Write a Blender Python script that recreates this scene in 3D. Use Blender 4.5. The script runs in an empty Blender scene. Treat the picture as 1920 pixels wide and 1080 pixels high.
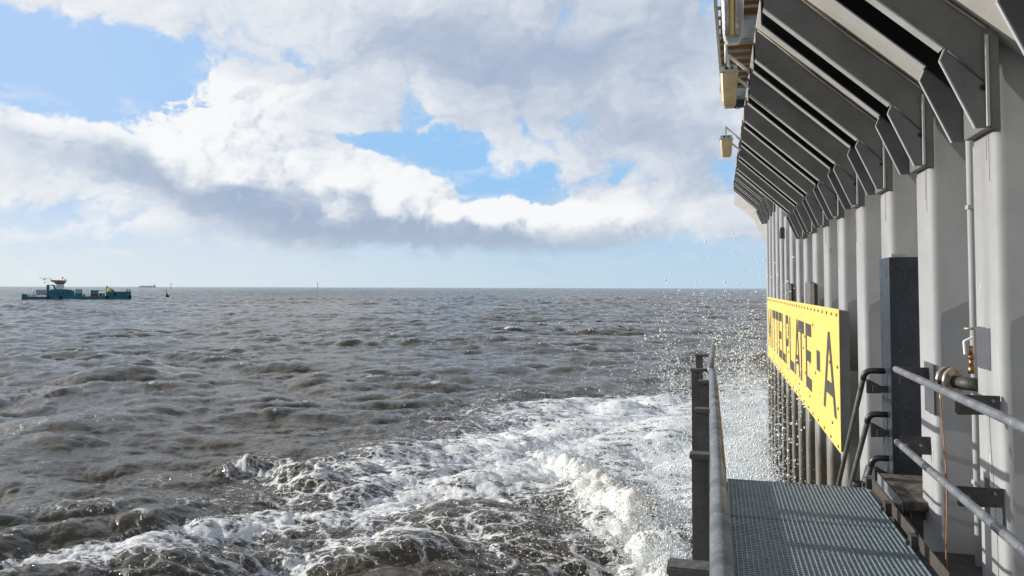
import bpy, bmesh, math, random
import numpy as np
from mathutils import Vector, Matrix, Euler
R = math.radians
random.seed(7)
rng = np.random.default_rng(11)
sc = bpy.context.scene
col = sc.collection

# ------------------------------------------------------------------ camera
cam = bpy.data.cameras.new('camera'); camo = bpy.data.objects.new('camera', cam); col.objects.link(camo)
sc.camera = camo
THETA = math.atan(385/1400); PITCH = R(2.43); ROLL = R(0.15)
camo.location = (0, 0, 6.0)
camo.rotation_euler = (Matrix.Rotation(THETA, 3, 'Z') @ Matrix.Rotation(math.pi/2+PITCH, 3, 'X') @ Matrix.Rotation(ROLL, 3, 'Z')).to_euler()
cam.sensor_width = 36; cam.lens = 36*1400/1920; cam.shift_y = -60/1920
cam.clip_start = 0.05; cam.clip_end = 80000

# ------------------------------------------------------------------ sun, exposure
SUN_EL = 16.0; SUN_AZ = 273.5
sl = bpy.data.lights.new('sun', 'SUN'); so = bpy.data.objects.new('sun', sl); col.objects.link(so)
sl.energy = 5.0; sl.angle = R(0.55); sl.color = (1.0, 0.95, 0.87)
sd = Vector((math.sin(R(SUN_AZ))*math.cos(R(SUN_EL)), math.cos(R(SUN_AZ))*math.cos(R(SUN_EL)), math.sin(R(SUN_EL))))
so.rotation_euler = sd.to_track_quat('Z', 'Y').to_euler()
so.location = (-40, 0, 40)
sc.view_settings.view_transform = 'Standard'; sc.view_settings.look = 'None'
sc.view_settings.gamma = 1; sc.view_settings.exposure = 0.0
sc.render.engine = 'CYCLES'
sc.cycles.use_denoising = True
sc.cycles.max_bounces = 6; sc.cycles.diffuse_bounces = 3; sc.cycles.glossy_bounces = 3
sc.cycles.sample_clamp_indirect = 4

# ------------------------------------------------------------------ sky
HEADS= [(-24.3, 7.2, 1.4, 0.9, 0.02, 1.0), (-25.1, 6.2, 1.2, 1.0, 0.02, 0.8), (-20.1, 5.5, 1.5, 1.1, 0.01, 1.0), (-15.8, 6.2, 2.3, 1.2, -0.0, 1.0), (-16.8, 5.5, 1.6, 1.2, -0.0, 0.8), (-27.9, 8.0, 1.6, 1.0, 0.03, 0.7), (-29.9, 7.5, 1.2, 0.8, 0.03, 0.6), (-37.9, 11.5, 1.4, 1.1, 0.08, 0.7), (-40.7, 9.3, 1.0, 0.7, 0.07, 0.6), (-14.3, 6.3, 1.1, 0.9, -0.0, 0.6), (-10.5, 5.7, 2.0, 1.1, -0.01, 0.6), (-13.3, 5.5, 1.6, 1.0, -0.01, 0.6), (-6.4, 5.8, 2.4, 1.0, -0.02, 0.45)]
PUFFS= [(-28.3, 6.8, 12.7, 4.7, -0.22, 1.0), (-36.6, 11.0, 7.8, 4.1, -0.14, 0.9), (-17.8, 4.5, 12.1, 2.9, 0.0, 1.0), (-34.4, 13.4, 5.9, 3.0, 0.07, 0.7), (-46.5, 9.5, 6.6, 1.4, -0.02, 0.5), (-11.7, 6.5, 10.5, 2.4, -0.01, 0.5)]
GAPS= [(-48.4, 14.7, 9.6, 3.6, 0.02, 1.6), (-42.5, 13.9, 7.4, 3.3, -0.2, 1.5), (-39.5, 14.8, 3.7, 3.2, -0.2, 1.1), (-45.0, 11.5, 7.8, 1.9, -0.03, 1.2), (-50.2, 16.0, 4.3, 2.2, 0.18, 1.2), (-23.5, 10.3, 6.8, 2.4, -0.03, 1.3), (-17.8, 8.3, 8.1, 2.4, -0.19, 1.3), (-13.3, 7.1, 4.9, 1.7, -0.2, 0.8), (-26.7, 11.2, 3.6, 1.3, 0.32, 0.8), (-23.1, 14.0, 1.5, 2.1, 0.03, 1.0), (-34.2, 13.5, 1.3, 1.0, 0.07, 1.0), (-32.0, 10.0, 1.5, 0.7, 0.05, 0.4), (-19.5, 11.0, 4.5, 0.8, -0.09, 0.7), (-8.8, 8.5, 4.1, 1.0, -0.12, 0.4), (-47.9, 5.4, 5.5, 1.3, -0.06, 1.0), (0.2, 2.3, 9.8, 2.4, -0.01, 0.7), (-4.0, 7.6, 5.1, 1.0, -0.03, 0.3), (-28.3, 1.6, 46.3, 1.4, -0.03, 0.5), (-3.7, 0.7, 19.0, 2.0, -0.0, 0.5)]
SHADE= [(-44.6, 8.6, 8.1, 1.8, -0.17, 0.5), (-37.3, 6.7, 10.5, 2.3, -0.22, 0.85), (-29.8, 4.8, 10.7, 2.4, -0.11, 0.95), (-21.9, 3.2, 10.4, 2.0, -0.06, 1.0), (-12.9, 2.8, 7.7, 1.8, -0.0, 0.8), (-17.0, 17.4, 13.4, 3.2, 0.03, 0.85), (-6.3, 16.6, 12.0, 4.9, -0.04, 0.5), (-2.8, 10.9, 10.1, 3.5, -0.09, 0.6), (-13.7, 20.6, 19.9, 3.0, -0.01, 0.3), (-31.5, 16.5, 5.4, 2.2, 0.07, 0.25), (-36.1, 3.7, 5.0, 1.0, 0.02, 0.3), (-25.2, 17.0, 6.0, 4.1, 0.05, 0.2), (-9.6, 7.7, 10.1, 1.6, -0.02, 0.25), (-7.6, 4.4, 8.0, 1.2, -0.01, 0.25)]
BRIGHT= [(-24.5, 7.1, 3.6, 1.7, -0.28, 1.0), (-20.3, 5.5, 3.3, 1.6, 0.01, 0.9), (-15.8, 5.9, 3.7, 1.9, -0.0, 1.0), (-28.3, 7.0, 4.7, 2.0, -0.18, 0.5), (-38.0, 9.4, 4.9, 3.0, 0.06, 0.6), (-32.9, 11.7, 7.5, 4.2, 0.06, 0.35), (-48.3, 9.6, 6.4, 1.4, -0.01, 0.6), (-12.5, 10.1, 8.2, 2.0, -0.01, 0.3), (-6.4, 5.6, 8.8, 1.8, -0.02, 0.3), (-43.9, 3.5, 9.5, 1.3, 0.14, 0.6)]

def _grid(seed, n=256):
    return np.random.default_rng(seed).random((n, n)).astype(np.float32)
def vnoise(x, y, seed):
    g = _grid(seed); xi = np.floor(x).astype(int); yi = np.floor(y).astype(int)
    a = (x-xi).astype(np.float32); b = (y-yi).astype(np.float32); a = a*a*a*(a*(a*6-15)+10); b = b*b*b*(b*(b*6-15)+10)
    x0, x1, y0, y1 = xi % 256, (xi+1) % 256, yi % 256, (yi+1) % 256
    return (g[x0, y0]*(1-a)+g[x1, y0]*a)*(1-b)+(g[x0, y1]*(1-a)+g[x1, y1]*a)*b
def fbm(x, y, seed, octv=7, gain=.5, f=1.0):
    s = 0; a = 1.0; t = 0
    for o in range(octv):
        c, d = math.cos(o*1.1), math.sin(o*1.1)
        s = s+a*vnoise((x*c-y*d)*f+17.3*o, (x*d+y*c)*f+5.1*o, seed+o); t += a; a *= gain; f *= 2.03
    return s/t
def worley(x, y, seed):
    r = np.random.default_rng(seed); gx = r.random((128, 128)).astype(np.float32); gy = r.random((128, 128)).astype(np.float32)
    xi = np.floor(x).astype(int); yi = np.floor(y).astype(int); best = np.full(x.shape, 9., np.float32)
    for i in (-1, 0, 1):
        for j in (-1, 0, 1):
            cx, cy = (xi+i) % 128, (yi+j) % 128
            d = (xi+i+gx[cx, cy]-x)**2+(yi+j+gy[cx, cy]-y)**2; best = np.minimum(best, d)
    return np.sqrt(best)
def billow(x, y, seed, octv=4, f=1.0):
    """rounded cauliflower heads"""
    s = 0; a = 1.0; t = 0
    for o in range(octv):
        w = 1-np.clip(worley(x*f+3*o, y*f+7*o, seed+o), 0, 1)**2; s = s+a*w; t += a; a *= .5; f *= 2.1
    return s/t
def smooth(a, b, x):
    t = np.clip((x-a)/(b-a), 0, 1); return t*t*(3-2*t)
def blobsum(L_, u, v):
    s = np.zeros(u.shape, np.float32)
    for (cu, cv, ru, rv, an, am) in L_:
        c, d = math.cos(an), math.sin(an); x = u-cu; y = v-cv
        q = np.sqrt(((x*c+y*d)/ru)**2+((-x*d+y*c)/rv)**2)
        s += am*(1-smooth(0, 1.25, q))
    return s
def cloud_field(AZ, EL):
    """cloud cover and brightness for directions given by azimuth and elevation in degrees"""
    u = AZ.astype(np.float32); v = EL.astype(np.float32)
    w1 = fbm(u*.16, v*.24, 1, 6, .55); w2 = fbm(u*.16+40, v*.24+9, 11, 6, .55)
    U = u+(w1-.5)*7.0; V = v+(w2-.5)*4.6
    pm = np.clip(blobsum(PUFFS, U, V), 0, 1)
    n1 = fbm(U*.22, V*.34, 21, 8, .56)
    n2 = billow(u*.36+(w1-.5)*2.2, v*.44+(w2-.5)*2.2, 31, 5)
    gaps = blobsum(GAPS, U, V)
    low = 1.5*(1-smooth(.6, 3.6, v+(n1-.5)*3))
    high = .8*smooth(24, 36, v)
    lo = .35+.65*smooth(2.0, 5.0, v)
    D = 1.0+.15*pm-gaps-low-high+((n1-.5)*(2.6-1.1*pm)+(n2-.52)*(.8+1.5*pm))*lo
    D += 1.1*blobsum(HEADS, u+(w1-.5)*1.5, v+(w2-.5)*1.5)
    return u, v, U, V, D, pm, n1, n2
def sky_rgba(AZ, EL, du, dv):
    """linear colours of the clouds and the clear air, for a grid with steps du, dv in degrees"""
    u, v, U, V, D, pm, n1, n2 = cloud_field(AZ, EL)
    soft = 1.05-.66*pm-.2*smooth(.45, .65, n2)+.9*(1-smooth(2.5, 5.5, v))
    cover = smooth(0, 1, (D-.02)/np.maximum(soft, .25))
    wisp = fbm(u*.35, v*.9, 51, 6, .6)
    cover = np.maximum(cover, .35*smooth(.50, .80, wisp)*smooth(-1.3, .1, D))
    # relief: the thickness, compared with the thickness toward the sun (left and up)
    H = np.minimum(np.maximum(D, 0), 2.4)**.75
    rel = 0
    for k, wt in ((.25, .9), (.6, .9), (1.3, .8), (2.6, .7)):
        sx = max(1, int(round(k/du))); sy = max(1, int(round(.75*k/dv)))
        Hs = np.roll(H, (sx), axis=1); Hs[:, :sx] = H[:, :sx]
        Hs2 = np.roll(Hs, -sy, axis=0); Hs2[-sy:, :] = Hs[-sy:, :]
        rel = rel+wt*(H-Hs2)
    shade = blobsum(SHADE, U, V); bright = blobsum(BRIGHT, U, V)
    big = fbm(u*.09+4, v*.22+8, 61, 4, .5)
    g = .21+.10*smooth(.4, 1.8, D)+.74*shade-.24*bright+(big-.5)*.7
    g = g-rel*(.11+.24*pm)+(n1-.5)*-.24
    g += np.interp(u, [-45, -5], [-.02, .17])
    g -= .9*blobsum(HEADS, u+(w0(u, v)-.5)*1.5, v)*1.0
    g = g+(n2-.52)*-.30*(1-.5*pm)
    g = .5+.5*np.tanh((g-.44)*1.75)
    g = np.clip((g-.10)/.86, 0, 1)
    A = np.array([.985, .99, .995]); B = np.array([.375, .465, .625])
    ccol = A*(1-g[..., None])+B*g[..., None]
    # clear air
    hz = 1-smooth(0, 8.5, v); t = smooth(-50, 5, u)[..., None]
    hcol = np.array([.74, .825, .875])*(1-t)+np.array([.53, .70, .84])*t
    t2 = smooth(-48, -20, u)[..., None]
    blue = np.array([.44, .64, .95])*(1-t2)+np.array([.33, .60, .94])*t2
    hi = smooth(20, 60, v)[..., None]
    blue = blue*(1-hi)+np.array([.13, .26, .55])*hi
    air = hcol*hz[..., None]*.9+blue*(1-hz[..., None]*.9)
    cm = cover[..., None]*.98
    out = air*(1-cm)+ccol*cm
    haze = (.45*(1-smooth(.2, 5.5, v)))[..., None]
    out = out*(1-haze)+(hcol*1.02)*haze
    out = out*(1-.55*smooth(22, 48, v)[..., None])
    return out
def w0(u, v): return fbm(u*.16, v*.24, 1, 6, .55)

def env_image(name, az0, az1, el0, el1, step):
    az = np.arange(az0, az1, step); el = np.arange(el0, el1, step)
    AZ, EL = np.meshgrid(az+step/2, el+step/2)
    c = sky_rgba(AZ, EL, step, step)
    # glare of the air round the sun, outside the left edge of the picture
    a, e = np.radians(AZ), np.radians(EL)
    dt = np.sin(a)*np.cos(e)*sd[0]+np.cos(a)*np.cos(e)*sd[1]+np.sin(e)*sd[2]
    gl = smooth(.86, 1.0, dt)[..., None]*.6
    c = c*(1-gl)+np.array([2.3, 2.15, 1.95])*gl
    h, w = AZ.shape
    im = bpy.data.images.new(name, w, h, alpha=False, float_buffer=True); im.colorspace_settings.name = 'Non-Color'
    buf = np.ones((h, w, 4), np.float32); buf[..., :3] = c
    im.pixels.foreach_set(buf.ravel()); im.update(); im.pack()
    return im
world = bpy.data.worlds.new("World"); sc.world = world; world.use_nodes = True
def build_world():
    nt = world.node_tree; N = nt.nodes; L = nt.links
    bg = N['Background']; bg.inputs[1].default_value = 0.10
    sky = N.new('ShaderNodeTexSky'); sky.sky_type = 'NISHITA'; sky.sun_disc = False
    sky.sun_elevation = R(SUN_EL); sky.sun_rotation = R(SUN_AZ)
    sky.air_density = 1.0; sky.dust_density = 1.0; sky.ozone_density = 2.0
    def mth(op, a, b=None):
        n = N.new('ShaderNodeMath'); n.operation = op
        for i, v in enumerate((a, b)):
            if v is None: continue
            if isinstance(v, (int, float)): n.inputs[i].default_value = v
            else: L.new(v, n.inputs[i])
        return n.outputs[0]
    tc = N.new('ShaderNodeTexCoord'); sx = N.new('ShaderNodeSeparateXYZ'); L.new(tc.outputs['Generated'], sx.inputs[0])
    az = mth('MULTIPLY', mth('ARCTAN2', sx.outputs[0], sx.outputs[1]), 57.2958)
    el = mth('MULTIPLY', mth('ARCSINE', sx.outputs[2]), 57.2958)
    def tex(im, a0, a1, e0, e1):
        n = N.new('ShaderNodeTexImage'); n.image = im; n.extension = 'EXTEND'; n.interpolation = 'Linear'
        c = N.new('ShaderNodeCombineXYZ')
        L.new(mth('DIVIDE', mth('SUBTRACT', az, a0), a1-a0), c.inputs[0]); L.new(mth('DIVIDE', mth('SUBTRACT', el, e0), e1-e0), c.inputs[1])
        L.new(c.outputs[0], n.inputs[0]); return n.outputs[0]
    wide = tex(env_image('cloud_sky', -180, 180, 0, 90, .5), -180, 180, 0, 90)
    near = tex(env_image('cloud_sky_detail', -80, 40, -1, 34, .07), -80, 40, -1, 34)
    def inside(v, a, b, w):
        def mr(x0, x1):
            m = N.new('ShaderNodeMapRange'); L.new(v, m.inputs[0]); m.inputs[1].default_value = x0; m.inputs[2].default_value = x1; return m.outputs[0]
        return mth('MULTIPLY', mr(a, a+w), mr(b, b-w))
    mk = mth('MULTIPLY', inside(az, -79.5, 39, 3), inside(el, -90, 33, 2))
    def mix(f, a, b, kind='MIX'):
        n = N.new('ShaderNodeMix'); n.data_type = 'RGBA'; n.blend_type = kind
        if isinstance(f, float): n.inputs[0].default_value = f
        else: L.new(f, n.inputs[0])
        for k, v in ((6, a), (7, b)):
            if isinstance(v, tuple): n.inputs[k].default_value = (*v, 1)
            else: L.new(v, n.inputs[k])
        return n.outputs[2]
    c = mix(1.0, mix(mk, wide, near), (10, 10, 10), 'MULTIPLY')
    # the clear air of the sky texture shows through by a tenth in the clouds, more overhead
    up = N.new('ShaderNodeMapRange'); L.new(el, up.inputs[0]); up.inputs[1].default_value = 18; up.inputs[2].default_value = 60; up.inputs[3].default_value = .94; up.inputs[4].default_value = .6
    L.new(mix(up.outputs[0], sky.outputs[0], c), bg.inputs[0])
build_world()

# ------------------------------------------------------------------ helpers
def tag(o, label=None, cat=None, group=None, kind=None):
    if label: o['label'] = label
    if cat: o['category'] = cat
    if group: o['group'] = group
    if kind: o['kind'] = kind
    return o
def empty(name, loc, label, cat, group=None, rz=0):
    o = bpy.data.objects.new(name, None); col.objects.link(o); o.location = loc; o.rotation_euler = (0, 0, rz)
    o.empty_display_size = 0.2
    return tag(o, label, cat, group)
class MB:
    def __init__(s): s.v = []; s.f = []; s.sm = []
    def add(s, vs, fs, smooth=False):
        n = len(s.v); s.v += [tuple(map(float, p)) for p in vs]
        for f in fs: s.f.append([i+n for i in f]); s.sm.append(smooth)
        return s
    def box(s, x0, x1, y0, y1, z0, z1):
        x0, x1 = sorted((x0, x1)); y0, y1 = sorted((y0, y1)); z0, z1 = sorted((z0, z1))
        return s.add([(x, y, z) for z in (z0, z1) for y in (y0, y1) for x in (x0, x1)],
                     [(0, 2, 3, 1), (4, 5, 7, 6), (0, 1, 5, 4), (2, 6, 7, 3), (0, 4, 6, 2), (1, 3, 7, 5)])
    def obox(s, p, q, w, h, up=(0, 0, 1)):
        p = Vector(p); q = Vector(q); d = (q-p).normalized(); u = Vector(up)
        r = d.cross(u).normalized(); u = r.cross(d)
        vs = []
        for e in (p, q):
            for a, b in ((-1, -1), (1, -1), (1, 1), (-1, 1)): vs.append(e+r*(a*w/2)+u*(b*h/2))
        return s.add(vs, [(0, 1, 2, 3), (7, 6, 5, 4), (0, 4, 5, 1), (1, 5, 6, 2), (2, 6, 7, 3), (3, 7, 4, 0)])
    def prism(s, pts, axis, a, b):
        """pts 2-D outline in the plane across `axis`, extruded from a to b"""
        def P(p, t):
            if axis == 'y': return (p[0], t, p[1])
            if axis == 'x': return (t, p[0], p[1])
            return (p[0], p[1], t)
        n = len(pts)
        vs = [P(p, a) for p in pts]+[P(p, b) for p in pts]
        fs = [tuple(range(n)), tuple(range(2*n-1, n-1, -1))]
        for i in range(n): fs.append((i, i+n, (i+1) % n+n, (i+1) % n))
        return s.add(vs, fs)
    def tube(s, path, r, seg=14, cap=True):
        path = [Vector(p) for p in path]; n = len(path)
        rs = r if isinstance(r, (list, tuple)) else [r]*n
        vs = []; prev = None
        for i, p in enumerate(path):
            d = (path[min(i+1, n-1)]-path[max(i-1, 0)]).normalized()
            a = (Vector((0, 0, 1)) if abs(d.z) < .9 else Vector((1, 0, 0))) if prev is None else prev
            u = (a-d*a.dot(d)).normalized(); w = d.cross(u); prev = u
            for k in range(seg):
                t = 2*math.pi*k/seg; vs.append(p+(u*math.cos(t)+w*math.sin(t))*rs[i])
        fs = []
        for i in range(n-1):
            for k in range(seg):
                a = i*seg+k; b = i*seg+(k+1) % seg; fs.append((a, b, b+seg, a+seg))
        s.add(vs, fs, True)
        if cap:
            m = len(s.v)-n*seg
            s.f.append([m+k for k in range(seg)][::-1]); s.sm.append(False)
            s.f.append([m+(n-1)*seg+k for k in range(seg)]); s.sm.append(False)
        return s
    def build(s, name, mat, parent=None, bevel=0, seg=2, loc=None):
        me = bpy.data.meshes.new(name); me.from_pydata(s.v, [], s.f); me.materials.append(mat)
        me.polygons.foreach_set('use_smooth', s.sm); me.update()
        bm = bmesh.new(); bm.from_mesh(me); bmesh.ops.recalc_face_normals(bm, faces=bm.faces)
        if bevel:
            es = [e for e in bm.edges if len(e.link_faces) == 2 and e.calc_face_angle(0) > 0.5]
            bmesh.ops.bevel(bm, geom=es, offset=bevel, segments=seg, affect='EDGES', clamp_overlap=True)
        bm.to_mesh(me); bm.free()
        o = bpy.data.objects.new(name, me); col.objects.link(o)
        if parent is not None:
            o.parent = parent
            o.location = Vector((0, 0, 0)) if loc is None else Vector(loc)
        elif loc is not None: o.location = loc
        return o
def shift(mb, off):
    o = Vector(off); mb.v = [tuple(Vector(p)-o) for p in mb.v]; return mb
def copy_tree(o, parent=None, off=None):
    c = o.copy(); col.objects.link(c)
    if parent is not None: c.parent = parent
    if off is not None: c.location = Vector(o.location)+Vector(off)
    for ch in [q for q in bpy.data.objects if q.parent == o]: copy_tree(ch, c)
    return c

# ------------------------------------------------------------------ materials
def mat_base(name):
    m = bpy.data.materials.new(name); m.use_nodes = True
    nt = m.node_tree; return m, nt, nt.nodes, nt.links, nt.nodes['Principled BSDF']
def painted(name, c1, c2=None, rough=0.5, scale=3.0, rust=0.0, bump=0.15, metal=0.0, streak=True, bscale=40, spec=0.5, rustcol=(0.16, 0.06, 0.02), speck=0.0):
    """painted or bare steel with blotches, runs down the face, rust spots and a skin"""
    m, nt, N, L, b = mat_base(name)
    c2 = c2 or tuple(x*0.8 for x in c1)
    tc = N.new('ShaderNodeNewGeometry')
    def noise(sc_, det, st=(1, 1, 1), rg=.55):
        mp = N.new('ShaderNodeMapping'); L.new(tc.outputs['Position'], mp.inputs[0]); mp.inputs['Scale'].default_value = st
        n = N.new('ShaderNodeTexNoise'); L.new(mp.outputs[0], n.inputs['Vector']); n.inputs['Scale'].default_value = sc_
        n.inputs['Detail'].default_value = det; n.inputs['Roughness'].default_value = rg; return n.outputs['Fac']
    def ramp(v, a, bb):
        r = N.new('ShaderNodeMapRange'); L.new(v, r.inputs[0]); r.inputs[1].default_value = a; r.inputs[2].default_value = bb; return r.outputs[0]
    def mix(f, a, c):
        n = N.new('ShaderNodeMix'); n.data_type = 'RGBA'
        L.new(f, n.inputs[0])
        for i, v in ((6, a), (7, c)):
            if isinstance(v, tuple): n.inputs[i].default_value = (*v, 1)
            else: L.new(v, n.inputs[i])
        return n.outputs[2]
    c = mix(ramp(noise(scale, 6), .38, .62), c1, c2)
    if streak:
        c = mix(ramp(noise(3.5, 5, (1, 1, 0.1)), .55, .75), c, tuple(x*0.84 for x in c2))
        c = mix(ramp(noise(14, 3, (1, 1, 0.06)), .66, .76), c, tuple(min(1, x*1.12) for x in c1))
    if speck:
        c = mix(ramp(noise(60, 3), .66, .70), c, tuple(min(1, x*2.2+.05) for x in c1))
    if rust:
        rs = ramp(noise(6, 8, (1, 1, .45), .7), .70-rust*.25, .76-rust*.2)
        c = mix(rs, c, mix(ramp(noise(25, 4), .4, .6), rustcol, tuple(x*2.2 for x in rustcol)))
    L.new(c, b.inputs['Base Color'])
    b.inputs['Roughness'].default_value = rough; b.inputs['Metallic'].default_value = metal
    b.inputs['Specular IOR Level'].default_value = spec
    rr = N.new('ShaderNodeMapRange'); L.new(noise(9, 5), rr.inputs[0]); rr.inputs[1].default_value = .3; rr.inputs[2].default_value = .7
    rr.inputs[3].default_value = max(0.05, rough-.12); rr.inputs[4].default_value = min(1, rough+.15); L.new(rr.outputs[0], b.inputs['Roughness'])
    if bump:
        bp = N.new('ShaderNodeBump'); bp.inputs['Strength'].default_value = bump; bp.inputs['Distance'].default_value = 0.01
        ad = N.new('ShaderNodeMath'); ad.operation = 'ADD'; L.new(noise(bscale, 4), ad.inputs[0])
        m2 = N.new('ShaderNodeMath'); m2.operation = 'MULTIPLY'; L.new(noise(2.2, 2), m2.inputs[0]); m2.inputs[1].default_value = 3.0
        L.new(m2.outputs[0], ad.inputs[1]); L.new(ad.outputs[0], bp.inputs['Height']); L.new(bp.outputs[0], b.inputs['Normal'])
    return m
M = {}
def wetband(m, z0, z1, colr):
    nt = m.node_tree; N, L = nt.nodes, nt.links; b = N['Principled BSDF']
    src = b.inputs['Base Color'].links[0].from_socket; rs = b.inputs['Roughness'].links[0].from_socket
    g = N.new('ShaderNodeNewGeometry'); sp = N.new('ShaderNodeSeparateXYZ'); L.new(g.outputs['Position'], sp.inputs[0])
    mp = N.new('ShaderNodeMapping'); L.new(g.outputs['Position'], mp.inputs[0]); mp.inputs['Scale'].default_value = (1, 1, .35)
    n = N.new('ShaderNodeTexNoise'); L.new(mp.outputs[0], n.inputs['Vector']); n.inputs['Scale'].default_value = 5; n.inputs['Detail'].default_value = 6
    a = N.new('ShaderNodeMath'); a.operation = 'MULTIPLY_ADD'; L.new(n.outputs['Fac'], a.inputs[0]); a.inputs[1].default_value = 1.1; L.new(sp.outputs[2], a.inputs[2])
    k = N.new('ShaderNodeMapRange'); L.new(a.outputs[0], k.inputs[0]); k.inputs[1].default_value = z1+.55; k.inputs[2].default_value = z0+.55
    n2 = N.new('ShaderNodeTexNoise'); L.new(mp.outputs[0], n2.inputs['Vector']); n2.inputs['Scale'].default_value = 16; n2.inputs['Detail'].default_value = 5
    mc = N.new('ShaderNodeMix'); mc.data_type = 'RGBA'; L.new(n2.outputs['Fac'], mc.inputs[0]); mc.inputs[6].default_value = (*[x*.6 for x in colr], 1); mc.inputs[7].default_value = (*[x*1.5 for x in colr], 1)
    mx = N.new('ShaderNodeMix'); mx.data_type = 'RGBA'; L.new(k.outputs[0], mx.inputs[0]); L.new(src, mx.inputs[6]); L.new(mc.outputs[2], mx.inputs[7]); L.new(mx.outputs[2], b.inputs['Base Color'])
    mr_ = N.new('ShaderNodeMix'); mr_.data_type = 'FLOAT'; L.new(k.outputs[0], mr_.inputs[0]); L.new(rs, mr_.inputs[2]); mr_.inputs[3].default_value = .22; L.new(mr_.outputs[0], b.inputs['Roughness'])
M['pile'] = painted('grey_pile_paint', (.335, .342, .35), (.295, .302, .31), rough=.6, spec=.25, scale=2.2, rust=.12, bump=.07, speck=0)
wetband(M['pile'], 3.3, 3.9, (.12, .105, .085))
M['deflector'] = painted('grey_deflector_paint', (.150, .153, .158), (.118, .121, .126), rough=.55, spec=.4, scale=3.5, rust=.13, bump=.6, bscale=55, streak=False)
M['flange'] = painted('flange_paint', (.46, .46, .455), (.38, .38, .375), rough=.45, scale=4, rust=.12, bump=.1, streak=False)
M['plate'] = painted('deflector_plate_paint', (.54, .53, .505), (.47, .46, .435), rough=.5, scale=2, rust=.05, bump=.15, streak=False)
M['bead'] = painted('rust_stained_bead', (.42, .40, .36), (.30, .24, .17), rough=.6, scale=5, rust=.45, bump=.5, bscale=80, streak=False, rustcol=(.30, .14, .04))
M['stain'] = painted('faint_rust_stain', (.36, .31, .25), (.30, .24, .17), rough=.7, spec=.2, scale=9, bump=.05, streak=False)
M['cavity_shade'] = painted('black_cavity_shade', (.006, .006, .008), rough=.7, bump=.05, streak=False)  # paints the shade in the bracket channels and drain holes
M['weld'] = painted('weld_seam', (.10, .095, .085), (.16, .12, .08), rough=.7, rust=.5, bump=.6, bscale=90, streak=False)
M['darkblue'] = painted('dark_cover_paint', (.026, .034, .050), (.016, .021, .031), rough=.4, scale=7, bump=.2, speck=.3)
M['patch'] = painted('repair_paint', (.085, .09, .105), (.07, .075, .09), rough=.55, scale=6, bump=.1, streak=False)
M['yellow'] = painted('yellow_sign_paint', (.80, .60, .15), (.75, .55, .125), rough=.45, scale=1.1, rust=.02, bump=.04, streak=True, rustcol=(.2, .09, .02))
M['letter'] = painted('black_letter_paint', (.045, .043, .04), (.06, .056, .05), rough=.5, scale=6, bump=.1)
M['signside'] = painted('sign_frame_paint', (.13, .13, .13), rough=.5, bump=.15, rust=.05)
M['galv'] = painted('galvanised_pipe', (.24, .25, .27), (.15, .16, .185), rough=.42, scale=7, bump=.2, metal=.35, rust=.04, bscale=70, streak=False, speck=.5)
M['galvdark'] = painted('dark_post_paint', (.12, .118, .11), (.085, .083, .08), rough=.6, scale=10, bump=.5, rust=.05, bscale=45)
M['pipe'] = painted('stained_handrail_paint', (.20, .205, .215), (.11, .118, .135), rough=.38, scale=9, bump=.25, metal=.2, rust=.02, bscale=60, speck=.5, streak=False)
M['glint_and_band'] = painted('yellow_glint_and_band_paint', (.55, .38, .05), (.35, .22, .04), rough=.6, scale=14, bump=.2, rust=.15, streak=False)  # painted sign reflection on the handrail, and real paint of the buoy band
M['rubber'] = painted('black_rubber', (.018, .019, .024), rough=.35, bump=.1, streak=False)
M['iron'] = painted('dark_iron', (.07, .068, .065), (.045, .043, .04), rough=.55, scale=12, bump=.4, rust=.12, streak=False)
M['rusty'] = painted('rusty_steel', (.075, .06, .05), (.05, .045, .04), rough=.75, scale=14, bump=.6, rust=.22, streak=False)
M['grating'] = painted('galvanised_grating', (.30, .36, .40), (.21, .26, .30), rough=.38, scale=20, bump=.1, metal=.15, streak=False)
M['tread'] = painted('gritty_tread', (.17, .15, .12), (.05, .045, .04), rough=.9, scale=9, bump=1.0, bscale=60, streak=False)
M['copper'] = painted('copper_sheath', (.40, .22, .12), (.30, .16, .09), rough=.35, metal=.6, bump=.05, streak=False)
M['brass'] = painted('brass_fitting', (.42, .27, .13), (.25, .14, .06), rough=.35, scale=30, metal=.7, bump=.3, rust=.3, streak=False)
M['steel'] = painted('corroded_stainless', (.5, .46, .40), (.32, .26, .2), rough=.4, scale=25, metal=.5, bump=.3, rust=.35, streak=False)
M['white'] = painted('white_paint', (.80, .80, .78), (.72, .72, .70), rough=.4, bump=.05)
M['lampbody'] = painted('pale_lamp_housing', (.62, .66, .60), (.5, .54, .48), rough=.4, bump=.1, streak=False)
M['lampcover'] = painted('yellowed_lamp_cover', (.66, .52, .30), (.55, .43, .24), rough=.3, scale=8, bump=.15)
M['clearcover'] = painted('clouded_clear_cover', (.62, .68, .70), (.5, .54, .55), rough=.2, scale=8, bump=.1)
M['green'] = painted('green_gland', (.02, .16, .11), rough=.4, bump=0, streak=False)
M['orangegrate'] = painted('brown_grp_grating', (.62, .34, .09), (.48, .26, .07), rough=.6, bump=.1, streak=False)
M['boat_teal'] = painted('teal_hull_paint', (.008, .17, .215), (.006, .12, .16), rough=.5, scale=.5, rust=.03, bump=.05)
M['boat_green'] = painted('green_container_paint', (.02, .26, .23), rough=.5, scale=.5, bump=.05)
M['boat_white'] = painted('boat_white_paint', (.78, .78, .78), rough=.5, scale=.5, bump=.0)
M['boat_blue'] = painted('pale_blue_container_paint', (.32, .40, .55), rough=.5, scale=.5, bump=.0)
M['boat_red'] = painted('red_rail_paint', (.30, .05, .04), rough=.6, scale=.5, bump=.0)
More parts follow.
